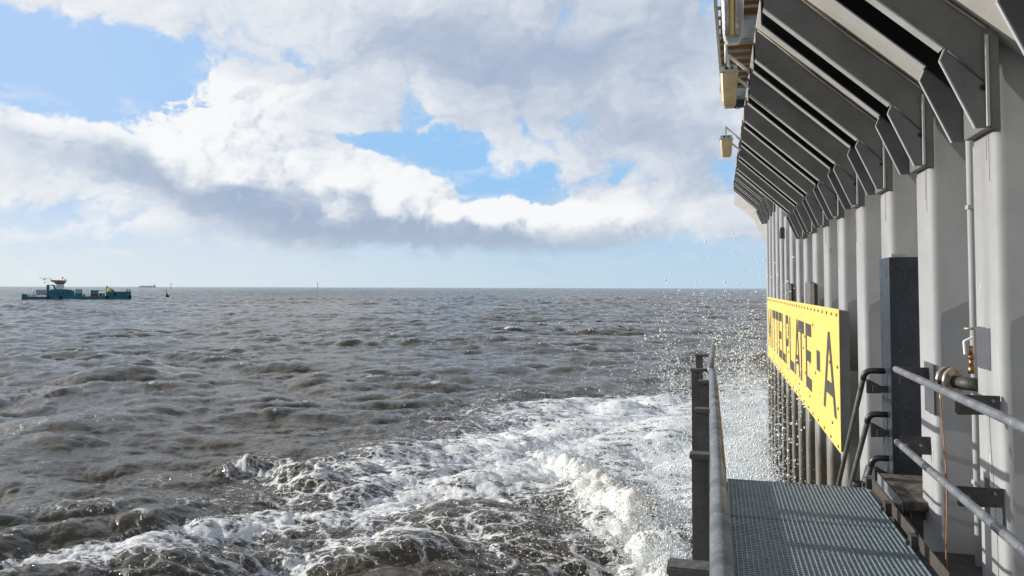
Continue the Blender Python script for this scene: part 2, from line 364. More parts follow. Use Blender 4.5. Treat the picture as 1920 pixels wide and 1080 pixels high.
M['boat_orange'] = painted('orange_roof_paint', (.85, .11, .05), rough=.5, scale=.5, bump=.0)
M['boat_yellow'] = painted('yellow_crane_paint', (.70, .58, .12), rough=.5, scale=.5, bump=.0)
M['black'] = painted('black_rubber_tyre', (.015, .015, .016), rough=.7, scale=2, bump=.0)
M['glass'] = painted('dark_window_glass', (.02, .03, .04), rough=.1, scale=2, bump=.0, streak=False)
M['hazeship'] = painted('hazed_ship_paint', (.62, .65, .68), rough=.8, scale=.05, bump=.0, streak=False)  # distance haze put into the ship's colour
M['buoy_red'] = painted('faded_red_buoy_paint', (.35, .05, .03), (.2, .03, .02), rough=.6, scale=1, bump=0)

# ------------------------------------------------------------------ the sea
FOAM= [(-1.13, 34.66, 5.3, 1.37, 0.32, -10.38, 1.0), (-5.53, 32.19, 4.44, 3.97, 0.97, -5.68, 0.8), (-8.96, 27.85, 3.08, 3.89, 0.93, -2.88, 0.6), (-12.1, 21.9, 2.29, 2.72, 0.97, -1.75, 0.5), (-15.22, 22.74, 1.16, 0.3, 0.83, -1.24, 0.6), (-7.34, 22.8, 3.29, 2.45, 0.49, -1.53, 0.7), (-9.09, 18.8, 2.9, 3.8, 0.48, -0.99, 0.8), (-12.07, 15.09, 1.98, 2.62, 0.5, -0.62, 0.8), (-15.69, 15.63, 1.48, 0.68, 0.35, -0.35, 0.35), (-5.87, 24.65, 2.45, -1.18, 0.59, -2.5, 0.7), (-8.64, 15.18, 2.32, 1.94, 0.37, -0.65, 0.75), (-2.29, 18.56, 1.19, -1.83, 0.29, -2.42, 0.9), (-1.61, 23.97, 1.92, 0.51, 0.26, -4.05, 0.6), (-5.81, 17.22, 2.84, 0.76, 0.62, -1.83, 0.38), (-3.37, 16.1, 1.78, 0.48, 0.25, -1.23, 0.35), (1.51, 54.65, 4.29, 1.08, -0.28, -9.71, 0.55), (-28.04, 25.33, 0.8, 1.06, 0.63, -0.57, 0.4), (-25.05, 27.11, 2.49, 0.65, 0.77, -0.83, 0.3), (-6.52, 37.97, 5.47, 3.37, 0.35, -2.05, 0.65), (-11.22, 39.64, 3.23, 5.77, 0.43, -1.54, 0.4), (-14.46, 29.87, 3.38, 3.45, 0.55, -1.14, 0.32), (-1.03, 18.9, 0.75, 0.2, 0.19, -3.78, 0.8), (-16.93, 20.62, 1.32, 1.83, 0.39, -0.47, 0.25), (-22.74, 21.43, -0.35, 2.88, 0.36, -0.33, 0.3), (-74.7, 139.13, 1.53, 0.31, 4.1, -7.63, 0.7), (-0.97, 85.94, 5.13, 1.21, 0.05, -5.08, 0.3), (-24.61, 36.21, 1.72, 0.44, 0.6, -0.88, 0.3), (1.74, 35.4, 1.15, 0.3, -0.55, -10.59, 1.0), (-13.72, 13.26, 2.0, 1.1, 0.42, -0.4, 0.6), (-14.71, 17.31, 1.79, 1.33, 0.32, -0.37, 0.4), (-18.65, 19.14, 1.25, 1.79, 0.31, -0.31, 0.3), (-7.59, 19.71, 2.41, 1.91, 0.48, -1.25, 0.5), (-17.38, 70.92, 6.05, 1.46, 0.6, -2.45, 0.3), (-35.81, 99.1, 4.4, 1.0, 1.34, -3.7, 0.35), (-28.59, 47.1, 2.57, 0.64, 0.71, -1.18, 0.3)]
RIDGE= [(-9.318, 31.203), (-6.781, 27.619), (-4.933, 24.513), (-3.719, 21.565), (-2.361, 19.177), (-1.277, 16.981), (-0.655, 15.629)]
R2= [(-15.484, 21.362), (-15.209, 22.423), (-13.985, 22.433), (-12.086, 21.208)]

def tile(L_, n, lmin, lmax, rms, wdir, p, seed, chop, pk):
    g = np.random.default_rng(seed)
    k1 = np.fft.fftfreq(n, L_/n)*2*np.pi
    KX, KY = np.meshgrid(k1, k1, indexing='ij'); K = np.hypot(KX, KY); K[0, 0] = 1
    lam = 2*np.pi/K
    c = (KX*math.cos(wdir)+KY*math.sin(wdir))/K
    S = K**-pk*(np.abs(c)**p*.92+.08)
    S *= 1/(1+np.exp(-(lam-lmin)/(lmin*.15)))*1/(1+np.exp((lam-lmax)/(lmax*.15)))
    S[0, 0] = 0
    F = (g.normal(size=(n, n))+1j*g.normal(size=(n, n)))*np.sqrt(S)
    h = np.fft.ifft2(F).real; s = rms/h.std(); F *= s; h *= s
    dx = np.fft.ifft2(-1j*KX/K*F).real*chop; dy = np.fft.ifft2(-1j*KY/K*F).real*chop
    jx = np.fft.ifft2(KX*KX/K*F).real*chop; jy = np.fft.ifft2(KY*KY/K*F).real*chop
    return [a.astype(np.float32) for a in (h, dx, dy, jx+jy)], L_, n
def samp(T, x, y, rot=0.0):
    fs, L_, n = T
    c, s = math.cos(rot), math.sin(rot)
    u = (x*c+y*s)/L_*n; v = (-x*s+y*c)/L_*n
    i = np.floor(u).astype(np.int64); j = np.floor(v).astype(np.int64); a = (u-i).astype(np.float32); b = (v-j).astype(np.float32)
    i %= n; j %= n; i2 = (i+1) % n; j2 = (j+1) % n
    r = [f[i, j]*(1-a)*(1-b)+f[i2, j]*a*(1-b)+f[i, j2]*(1-a)*b+f[i2, j2]*a*b for f in fs]
    return r[0], r[1]*c-r[2]*s, r[1]*s+r[2]*c, r[3]
def sstep(a, b, x):
    t = np.clip((x-a)/(b-a), 0, 1); return t*t*(3-2*t)
def polydist(x, y, P):
    best = np.full(x.shape, 1e9, np.float32); side = np.zeros_like(best); par = np.zeros_like(best); acc = 0
    tot = sum(math.dist(P[i], P[i+1]) for i in range(len(P)-1))
    for i in range(len(P)-1):
        ax, ay = P[i]; bx, by = P[i+1]; L2 = (bx-ax)**2+(by-ay)**2
        t = np.clip(((x-ax)*(bx-ax)+(y-ay)*(by-ay))/L2, 0, 1)
        dx = x-(ax+t*(bx-ax)); dy = y-(ay+t*(by-ay)); d = np.hypot(dx, dy)
        sg = (bx-ax)*dy-(by-ay)*dx
        m = d < best
        best[m] = d[m]; side[m] = np.sign(sg[m]); par[m] = (acc+t*math.sqrt(L2))[m]/tot
        acc += math.sqrt(L2)
    return best, side, par
WD = R(78)
def build_sea():
    TA = tile(151, 1024, 2.6, 20, .135, WD, 3.0, 3, 1.35, 3.2)
    TA2 = tile(97, 512, 1.3, 7, .080, WD+R(8), 2.2, 5, 1.5, 2.9)
    TB = tile(31, 512, .22, 2.4, .025, WD, 1.5, 8, 1.5, 2.8)
    TC = tile(11, 512, .09, .5, .0075, WD, .6, 9, .8, 3.0)
    # azimuths: fine toward the open sea in view, coarse elsewhere
    az = np.concatenate([np.arange(-64, 22, .105), np.arange(22, 296, 4.0)]); az = np.radians(az)
    r = [1.0, 3, 5, 7, 9, 11, 12.5, 13.5]
    x = 14.2
    while x < 30000:
        r.append(x)
        x += max(.045, min(x*x/5600, .30+x/400)) if x < 420 else (x/150 if x < 5000 else x/40)
    r = np.array(r+[45000.]); nr, na = len(r), len(az)
    RR, AA = np.meshgrid(r, az, indexing='ij')
    X = (RR*np.sin(AA)).ravel(); Y = (RR*np.cos(AA)).ravel(); r1 = RR.ravel()
    incore = ((AA >= R(-64.1)) & (AA <= R(22.1))).ravel()
    fA = 1-.4*sstep(2000, 9000, r1); f2 = 1-sstep(500, 1800, r1); fB = 1-sstep(90, 260, r1); fC = 1-sstep(20, 42, r1)
    h, dx, dy, J = samp(TA, X, Y)
    h2, dx2, dy2, J2 = samp(TA2, X, Y, R(23))
    h3, dx3, dy3, J3 = samp(TB, X, Y, R(9))
    h4, dx4, dy4, J4 = samp(TC, X, Y, R(4))
    for fF in (f2, fB, fC): fF *= incore
    gr = fbm(X*.045+90, Y*.09+90, 71, 4, .55); gust = .68+.72*smooth(.34, .70, gr)
    f2 *= gust; fB *= .6+.5*gust; fC *= .6+.5*gust; fA *= .75+.5*smooth(.3, .7, fbm(X*.03+20, Y*.05+50, 81, 3, .5))
    Z = h*fA+h2*f2+h3*fB+h4*fC
    Z += .45*np.maximum(h*fA+h2*f2, 0)**2
    PX = X+dx*fA+dx2*f2+dx3*fB+dx4*fC; PY = Y+dy*fA+dy2*f2+dy3*fB+dy4*fC
    Jt = J*fA+J2*f2+J3*fB*.6
    # breaking wave by the walkway and the broken crest farther out
    near = (r1 < 60)
    d, sg, t = polydist(X[near], Y[near], RIDGE)
    sgd = d*sg
    amp = .34*sstep(.1, .55, t)*(.75+.5*fbm(X[near]*.9+40, Y[near]*.9+40, 91, 3, .5))+.05
    w = np.where(sgd < 0, .55, 1.3)
    nz = h3[near]/.025*.8
    rd = amp*np.exp(-(sgd/w)**2)*(1+.22*nz)
    lump = np.exp(-(d/.8)**2)*sstep(.05, .3, t)
    rd += lump*(h4[near]/.0075*.007+h3[near]*1.7+h2[near]*1.2+.10*(fbm(X[near]*3.1+40, Y[near]*3.1+40, 95, 5, .6)-.45))
    d2, sg2, t2 = polydist(X[near], Y[near], R2)
    rd2 = .24*np.exp(-(d2/.75)**2)*(1+.3*nz)+np.exp(-(d2/.6)**2)*h3[near]*1.5
    Z[near] += rd+rd2
    foam = np.zeros_like(X)
    for cx, cy, ax, ay, bx, by, a in FOAM:
        det = ax*by-ay*bx
        u = ((X-cx)*by-(Y-cy)*bx)/det; v = (-(X-cx)*ay+(Y-cy)*ax)/det
        foam += a*np.exp(-(u*u+v*v)*.8)
    foam = 1-np.exp(-foam*1.02)
    cap = sstep(.80, 1.45, Jt)*(r1 < 900)*(1-.5*sstep(150, 800, r1))*sstep(11, 24, r1)
    crest = np.zeros_like(X)
    wob = .7+.9*fbm(X[near]*1.3+70, Y[near]*1.3+70, 97, 4, .55)
    crest[near] = np.maximum(np.exp(-(np.where(sgd < 0, sgd/(.62*wob), sgd/(.40*wob)))**2)*sstep(.12, .4, t), np.exp(-(d2/.5)**2)*.5)
    me = bpy.data.meshes.new('sea')
    co = np.empty((nr*na, 3), np.float32); co[:, 0] = PX; co[:, 1] = PY; co[:, 2] = Z
    i, j = np.meshgrid(np.arange(nr-1), np.arange(na), indexing='ij'); j2 = (j+1) % na
    q = np.stack([i*na+j, i*na+j2, (i+1)*na+j2, (i+1)*na+j], -1).reshape(-1, 4)[:, ::-1]
    me.vertices.add(nr*na); me.vertices.foreach_set('co', co.ravel())
    me.loops.add(q.size); me.loops.foreach_set('vertex_index', q.ravel().astype(np.int32))
    me.polygons.add(len(q)); me.polygons.foreach_set('loop_start', (np.arange(len(q))*4).astype(np.int32))
    me.polygons.foreach_set('loop_total', np.full(len(q), 4, np.int32)); me.update(calc_edges=True)
    me.polygons.foreach_set('use_smooth', np.ones(len(q), bool))
    for nm, arr in (('foam', foam), ('cap', cap), ('crest', crest), ('far', sstep(90, 900, r1))):
        a = me.attributes.new(nm, 'FLOAT', 'POINT'); a.data.foreach_set('value', arr.astype(np.float32))
    o = bpy.data.objects.new('sea', me); col.objects.link(o); tag(o, kind='structure')
    # material
    m, nt, N, L, b = mat_base('sea_water')
    def att(n):
        a = N.new('ShaderNodeAttribute'); a.attribute_name = n; return a.outputs['Fac']
    def mth(op, a, bb=None, c=None, clamp=False):
        n = N.new('ShaderNodeMath'); n.operation = op; n.use_clamp = clamp
        for k, v in enumerate((a, bb, c)):
            if v is None: continue
            if isinstance(v, (int, float)): n.inputs[k].default_value = v
            else: L.new(v, n.inputs[k])
        return n.outputs[0]
    def mr(v, a, bb, c=0, d=1):
        n = N.new('ShaderNodeMapRange'); n.interpolation_type = 'SMOOTHSTEP'; n.clamp = True
        L.new(v, n.inputs[0])
        for k, s in enumerate((a, bb, c, d)):
            if isinstance(s, (int, float)): n.inputs[k+1].default_value = s
            else: L.new(s, n.inputs[k+1])
        return n.outputs[0]
    geo = N.new('ShaderNodeNewGeometry'); pos = geo.outputs['Position']
    def noise(scale, det, st=(1, 1, 1), rot=0, rg=.55, dist=0.):
        mp = N.new('ShaderNodeMapping'); L.new(pos, mp.inputs[0]); mp.inputs['Scale'].default_value = st; mp.inputs['Rotation'].default_value = (0, 0, rot)
        n = N.new('ShaderNodeTexNoise'); L.new(mp.outputs[0], n.inputs['Vector'])
        n.inputs['Scale'].default_value = scale; n.inputs['Detail'].default_value = det; n.inputs['Roughness'].default_value = rg; n.inputs['Distortion'].default_value = dist
        return n.outputs['Fac']
    def ridge(f):   # thin bright lines where the noise crosses its middle
        return mth('SUBTRACT', 1.0, mth('MULTIPLY', mth('ABSOLUTE', mth('SUBTRACT', f, .5)), 7.0), clamp=True)
    lace = ridge(noise(1.15, 5, (1, 1, 1), .2, .6, 1.1))
    lace2 = ridge(noise(2.9, 4, (1, 1, 1), 1.1, .6, .8))
    streak = noise(.75, 7, (.8, 3.0, 1), R(-24), .64, .4)
    fine = noise(9, 6, (1, 1, 1), 0, .7, .3)
    pat = mth('ADD', mth('MULTIPLY', lace, .34), mth('MULTIPLY', lace2, .16))
    pat = mth('ADD', pat, mth('MULTIPLY', mth('SUBTRACT', streak, .5), 2.3))
    pat = mth('ADD', pat, mth('MULTIPLY', mth('SUBTRACT', fine, .5), 1.0))
    F = att('foam')
    def web(scale, st, rot, seed, k):
        mp = N.new('ShaderNodeMapping'); L.new(pos, mp.inputs[0]); mp.inputs['Scale'].default_value = st; mp.inputs['Rotation'].default_value = (0, 0, rot)
        dn = N.new('ShaderNodeTexNoise'); L.new(mp.outputs[0], dn.inputs['Vector']); dn.inputs['Scale'].default_value = scale*.9; dn.inputs['Detail'].default_value = 4
        wv = N.new('ShaderNodeVectorMath'); wv.operation = 'MULTIPLY_ADD'; L.new(dn.outputs['Color'], wv.inputs[0]); wv.inputs[1].default_value = (1.5/scale, 1.5/scale, 0); L.new(mp.outputs[0], wv.inputs[2])
        v = N.new('ShaderNodeTexVoronoi'); v.voronoi_dimensions = '2D'; v.feature = 'DISTANCE_TO_EDGE'; L.new(wv.outputs[0], v.inputs['Vector']); v.inputs['Scale'].default_value = scale
        thr = mth('MULTIPLY', mth('MULTIPLY', F, F), k)
        return mr(mth('SUBTRACT', mth('ADD', v.outputs['Distance'], mth('MULTIPLY', mth('SUBTRACT', noise(7, 5, rg=.7), .5), .22)), thr), .05, -.05)
    web1 = web(.85, (1.0, 1.9, 1), R(-25), 0, .34); web2 = web(2.6, (1.0, 1.6, 1), R(-25), 0, .30)
    fv = mth('ADD', pat, mth('MULTIPLY', F, 1.25))
    fo = mr(fv, .90, 1.22)
    fo = mth('MULTIPLY', fo, mr(F, .06, .22))
    capn = mth('ADD', mth('MULTIPLY', att('cap'), 1.1), mth('ADD', mth('MULTIPLY', mth('SUBTRACT', streak, .5), 1.5), mth('MULTIPLY', mth('SUBTRACT', fine, .5), 1.6)))
    cp = mth('MULTIPLY', mr(capn, .35, .8), mr(att('cap'), .05, .3))
    cr = mr(mth('ADD', att('crest'), mth('MULTIPLY', mth('SUBTRACT', fine, .5), 1.3)), .34, .62)
    wb = mth('MULTIPLY', mth('MAXIMUM', mth('MULTIPLY', web1, .92), mth('MULTIPLY', web2, .75)), mr(mth('ADD', F, mth('MULTIPLY', mth('SUBTRACT', noise(.5, 4), .5), 1.2)), .12, .42))
    tot = mth('MAXIMUM', mth('MAXIMUM', mth('MAXIMUM', fo, wb), mth('MULTIPLY', cp, .8)), cr)
    # colour
    mixc = N.new('ShaderNodeMix'); mixc.data_type = 'RGBA'
    L.new(noise(.12, 4), mixc.inputs[0]); mixc.inputs[6].default_value = (.105, .084, .052, 1); mixc.inputs[7].default_value = (.066, .057, .039, 1)
    foamc = N.new('ShaderNodeMix'); foamc.data_type = 'RGBA'
    L.new(att('crest'), foamc.inputs[0]); foamc.inputs[6].default_value = (.93, .94, .95, 1); foamc.inputs[7].default_value = (.90, .885, .83, 1)
    mx = N.new('ShaderNodeMix'); mx.data_type = 'RGBA'
    L.new(tot, mx.inputs[0]); L.new(mixc.outputs[2], mx.inputs[6]); L.new(foamc.outputs[2], mx.inputs[7])
    L.new(mx.outputs[2], b.inputs['Base Color'])
    L.new(mr(tot, 0, 1, .10, .75), b.inputs['Roughness']); b.inputs['IOR'].default_value = 1.38
    # ripples
    b1 = N.new('ShaderNodeBump'); b1.inputs['Distance'].default_value = .06; b1.inputs['Strength'].default_value = .26
    L.new(noise(5.5, 5, (1, 1.7, 1), R(-12), .6), b1.inputs['Height'])
    b2 = N.new('ShaderNodeBump'); b2.inputs['Distance'].default_value = .40; b2.inputs['Strength'].default_value = .75
    L.new(mth('ADD', mth('MULTIPLY', noise(.9, 6, (1, 2.0, 1), R(-10), .62), .36), mth('MULTIPLY', mth('MULTIPLY', noise(.22, 5, (1, 2.0, 1), R(-10), .6), att('far')), 10.0)), b2.inputs['Height']); L.new(b1.outputs[0], b2.inputs['Normal'])
    b3 = N.new('ShaderNodeBump'); b3.inputs['Distance'].default_value = .05; b3.inputs['Strength'].default_value = .9
    L.new(mth('MULTIPLY', mth('ADD', fine, mth('MULTIPLY', tot, .8)), tot), b3.inputs['Height']); L.new(b2.outputs[0], b3.inputs['Normal'])
    b4 = N.new('ShaderNodeBump'); b4.inputs['Distance'].default_value = .03; b4.inputs['Strength'].default_value = .8
    L.new(mth('MULTIPLY', noise(32, 5, rg=.7), tot), b4.inputs['Height']); L.new(b3.outputs[0], b4.inputs['Normal'])
    L.new(b4.outputs[0], b.inputs['Normal'])
    me.materials.append(m)
    return TA, TA2
build_sea()

# ------------------------------------------------------------------ platform wall
S = 1.415; Y0 = 4.955; LX = 1.60
wall = empty('platform_wall', (LX, 4.0, 0), 'tall grey sheet pile wall of the platform under slanted steel brackets', 'wall')
def W(mb, name, mat, bevel=0, seg=2, at=None):
    """a part of the wall; world coordinates in, origin at `at`"""
    at = Vector(at or (LX, 4.0, 0)); shift(mb, at)
    return mb.build(name, mat, wall, bevel, seg, loc=at-Vector((LX, 4.0, 0)))
def pile_outline():
    P = [(2.02, .055), (1.60, 0.065), (1.60, .50), (2.02, .60), (2.02, 1.41)]
    out = []
    rad = .05
    for i, p in enumerate(P):
        if i in (0, 4): out.append(p); continue
        a = Vector(P[i-1]); b = Vector(P[i+1]); p = Vector(p)
        s = p+(a-p).normalized()*rad; e = p+(b-p).normalized()*rad
        q = s+(a-p).normalized()*.012; out.append(tuple(q))
        for k in range(7):
            t = k/6; out.append(tuple(s*(1-t)**2+p*2*t*(1-t)+e*t*t))
        out.append(tuple(e+(b-p).normalized()*.012))
    return out
PO = pile_outline()
def pile_mb(y, z1=7.75):
    mb = MB(); n = len(PO); vs = []; zs = (-2.0, z1)
    for z in zs:
        for (px, py) in PO: vs.append((px, y+py, z))
        for (px, py) in reversed(PO): vs.append((px+.014, y+py, z))
    m = 2*n; fs = [(k, (k+1) % m, (k+1) % m+m, k+m) for k in range(m)]+[tuple(range(m))[::-1], tuple(range(m, 2*m))]
    mb.add(vs, fs, True); return mb
def flatcaps(o):
    for p in o.data.polygons:
        if len(p.vertices) > 4: p.use_smooth = False
p0 = W(pile_mb(Y0), 'sheet_pile', M['pile'], at=(LX, Y0, 0)); flatcaps(p0)
for k in list(range(-5, 0))+list(range(1, 11)):
    c = p0.copy(); col.objects.link(c); c.parent = wall; c.location = p0.location+Vector((0, k*S, 0))
pt = W(pile_mb(Y0+11*S, 9.0), 'sheet_pile', M['pile'], at=(LX, Y0+11*S, 0)); flatcaps(pt)
for k in range(12, 16):
    c = pt.copy(); col.objects.link(c); c.parent = wall; c.location = p0.location+Vector((0, k*S, 0))
YE = Y0+15*S+.735
W(MB().box(2.06, 14, -9, YE+.4, -2, 6.9), 'hull', M['pile'], bevel=.02, at=(LX, 4, 0))
W(MB().box(1.66, 2.05, YE+.02, YE+.38, -2, 8.9), 'corner_post', M['pile'], bevel=.03, at=(LX, 4, 0))
# inclined deflector plates
def plate_mb(y0, y1, x0, zb, dz=0):
    sl = (8.62-7.52)/(.389-1.60)
    f = lambda x: 7.52+sl*(x-1.60)+dz
    return MB().prism([(x0, f(x0)), (2.3, f(2.3)), (2.3, f(2.3)+.02), (x0, f(x0)+.02)], 'y', y0, y1)
W(plate_mb(-4, 15.45, .395, 0), 'deflector_plate', M['plate'])
W(plate_mb(21.6, 27.9, .575, 0, 1.24), 'deflector_plate', M['plate'])
# brackets: pairs of webs with knees on a packing block
def bracket(y, trim=0.0):
    o3 = Vector((LX, y, 6.95))
    def B(mb, name, mat, parent, bevel=0):
        shift(mb, o3)
        return mb.build(name, mat, parent, bevel, 1)
    pk = MB().box(1.545, 1.615, y+.012, y+.44, 6.955, 7.55); shift(pk, o3)
    part = pk.build('deflector_bracket', M['deflector'], wall, .004, 1, loc=o3-Vector((LX, 4.0, 0)))
    xo = .389+trim; zo = 8.30-trim*.914
    for (a, s) in ((y-.006, 1), (y+.45, -1)):
        B(MB().prism([(xo, zo), (1.327, 7.443), (1.555, 7.20), (1.575, 7.53), (xo, zo+.315)], 'y', a, a+.012), 'web', M['deflector'], part)
        B(MB().prism([(1.330, 7.438), (1.302, 7.368), (1.483, 6.951), (1.552, 6.951), (1.552, 7.21)], 'y', a-.004, a+.016), 'gusset', M['deflector'], part)
        # bottom flange turned into the pair
        fl = MB(); d = Vector((1.327-xo, 7.443-zo)); d.normalize(); nrm = Vector((-.68, -.73)); t = .012
        pts = [(xo, zo), (1.322, 7.446)]
        q = [(pts[0][0], pts[0][1]), (pts[1][0], pts[1][1]), (pts[1][0]+.68*-t, pts[1][1]-.73*t), (pts[0][0]-.68*t, pts[0][1]-.73*t)]
        ya, yb = (a-.004, a+.085) if s > 0 else (a-.075, a+.016)
        fl.prism(q, 'y', ya, yb); B(fl, 'flange', M['flange'], part, .002)
        # rim of the knee
        rim = MB(); rp = [(1.330, 7.438), (1.302, 7.368), (1.483, 6.951)]
        for i in range(2):
            rim.obox((rp[i][0]-.004, a+.006, rp[i][1]), (rp[i+1][0]-.004, a+.006, rp[i+1][1]), .024, .008)
        B(rim, 'rim', M['flange'], part)
        if s > 0:
            B(MB().tube([(1.34, a-.006, 7.425), (1.44, a-.007, 7.32), (1.53, a-.006, 7.225)], .006, 6), 'weld_seam', M['iron'], part)
            B(MB().tube([(1.525, a-.012, 7.19), (1.525, a+.0, 7.19)], .018, 12), 'drain_hole_shade', M['cavity_shade'], part)
            B(MB().tube([(xo+.02, a-.004, zo+.29), (1.0, a-.005, 8.03), (1.545, a-.004, 7.54)], .009, 6), 'weld_bead', M['bead'], part)
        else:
            # black sheet painting the shade inside the pair
            B(MB().prism([(xo+.01, zo+.02), (1.327, 7.46), (1.54, 7.24), (1.545, 7.50), (xo+.01, zo+.29)], 'y', a-.003, a-.001), 'inner_shade', M['cavity_shade'], part)
    B(MB().prism([(xo+.02, zo+.29), (1.555, 7.535), (1.555, 7.55), (xo+.02, zo+.305)], 'y', y+.012, y+.448), 'inner_shade_top', M['cavity_shade'], part)  # black strip painting the shade under the deflector plate
    B(MB().box(1.534, 1.552, y-.030, y-.006, 6.955, 7.50), 'stiffener', M['flange'], part, .002)
    B(MB().box(1.558, 1.612, y-.010, y+.010, 6.94, 7.56), 'filler', M['deflector'], part, .004)
    return part
b0 = bracket(Y0)
for k in list(range(-4, 0))+list(range(1, 8)):
    copy_tree(b0, wall, (0, k*S, 0))
b9 = bracket(22.2, .18)
b9.location += Vector((0, 0, 1.24))
for k in range(1, 4): copy_tree(b9, wall, (0, k*1.36, 0))
# end skirt of the deflector where the wall turns away
def skirt():
    out = [(.66, 9.50), (.60, 9.10), (.98, 8.80), (1.30, 8.46), (1.42, 8.12), (1.54, 7.85), (1.62, 7.6), (1.66, 7.9), (1.66, 8.6)]
    n = len(out); f = lambda x: 28.9-.6*x
    vs = [(x, f(x), z) for x, z in out]+[(x, f(x)+.03, z) for x, z in out]
    fs = [tuple(range(n)), tuple(range(2*n-1, n-1, -1))]+[(k, k+n, (k+1) % n+n, (k+1) % n) for k in range(n)]
    return MB().add(vs, fs)
W(skirt(), 'end_skirt', M['plate'])
# dark cover on the third pile
def cover_mb(y, z0, z1, t=.02):
    mb = MB(); pts = [(1.60-t, .0), (1.60-t, .515)]
    near = [(1.99-t, .043), (1.60-t, .053), (1.60-t, .50), (1.63, .53), (1.62, .50), (1.62, .08), (2.0, .075)]
    return mb.prism([(a, y+b) for a, b in near], 'z', z0, z1)
W(cover_mb(Y0+2*S-.03, 3.2, 6.30), 'cover_panel', M['darkblue'], .006)
W(MB().box(1.575, 1.70, Y0+2*S-.09, Y0+2*S-.05, 6.30, 6.325), 'cover_lip', M['flange'], .003)
# repair patches of paint on the near piles
for (ya, yb, za, zb, k) in ((5.17, 5.42, 5.505, 5.76, 0), (6.43, 6.70, 5.03, 5.42, 0), (5.03, 5.33, 4.57, 4.83, 0)):
    mb = MB(); n = 14; pts = []
    for i in range(n): pts.append((ya+(yb-ya)*i/(n-1), za+random.uniform(-.006, .006)))
    for i in range(n): pts.append((yb-(yb-ya)*i/(n-1), zb+random.uniform(-.004, .004)))
    mb.prism(pts, 'x', 1.597, 1.603); W(mb, 'paint_patch', M['patch'])
def run_mark(y, z0, z1, w, x=1.597):
    n = 9; pts = [(y-w*random.uniform(.2, 1)*(1-i/n*.7), z1-(z1-z0)*i/(n-1)) for i in range(n)]+[(y+w*random.uniform(.2, 1)*(1-i/n*.7), z1-(z1-z0)*i/(n-1)) for i in reversed(range(n))]
    return MB().prism(pts, 'x', x, x+.006)
for k in (0, 1, 2, 3, 4, 5):
    for q in range(2):
        yy_ = Y0+k*S+random.uniform(.12, .45); L_ = random.uniform(.15, .7)
        W(run_mark(yy_, 6.94-L_, 6.945, random.uniform(.004, .010)), 'rust_run', M['stain'])
for y, z, w_, h_ in ((5.22, 4.92, .012, .07), (6.50, 4.72, .010, .05), (6.57, 4.35, .008, .04), (5.32, 5.98, .006, .05)):
    W(run_mark(y, z-h_, z+h_, w_), 'scrape_mark', M['white'])
# lug on a far pile and seam pieces
W(MB().prism([(19.35, 7.50), (19.35, 7.24), (19.75, 7.24), (19.80, 7.32), (19.6, 7.46)], 'x', 1.50, 1.60), 'lifting_lug', M['iron'], .01)
for (y, z0, z1, w_) in ((18.9, 5.9, 7.4, .10), (17.2, 5.8, 7.0, .13), (15.9, 5.75, 6.9, .16)):
    mb = MB(); pts = []; n = 16
    for i in range(n): pts.append((y-w_*random.uniform(.3, 1), z0+(z1-z0)*i/(n-1)))
    for i in range(n): pts.append((y+w_*random.uniform(.3, 1), z1-(z1-z0)*i/(n-1)))
    mb.prism(pts, 'x', 1.597, 1.603); W(mb, 'tar_stain', M['letter'])

# ------------------------------------------------------------------ name sign
SX = 1.40
sign = empty('name_sign', (SX, 9.72, 4.035), 'long yellow metal sign with black lettering MITTELPLATE-A bolted on the wall', 'sign')
def SG(mb, name, mat, bevel=0):
    shift(mb, (SX, 9.72, 4.035)); return mb.build(name, mat, sign, bevel, 1)
Z0s, Z1s = 4.035, 5.75
for a, b in ((9.70, 13.415), (13.425, 16.365), (16.375, 19.6), (19.61, 22.9)):
    SG(MB().box(SX, SX+.006, a, b, Z0s, Z1s), 'panel', M['yellow'], .0015)
SG(MB().box(SX+.007, SX+.12, 9.71, 22.88, Z0s+.02, Z1s-.02), 'backing_frame', M['signside'], .004)
for y in (10.6, 12.4, 14.2, 16.6, 18.8, 21.2):
    SG(MB().box(SX+.121, 1.66, y, y+.09, Z0s+.12, Z0s+.24).box(SX+.121, 1.66, y, y+.09, Z1s-.32, Z1s-.2), 'standoff', M['iron'], .003)
for y, mt in ((13.65, 'iron'), (17.6, 'iron')):
    SG(MB().box(SX+.122, 1.62, y, y+.72, Z1s-.16, Z1s+.36), 'mounting_box', M['signside'], .006)
    SG(MB().box(SX+.13, 1.58, y-.45, y-.02, Z1s-.16, Z1s+.34), 'rusty_plate', M['rusty'], .01)
G = 1.04; ZB = 4.395
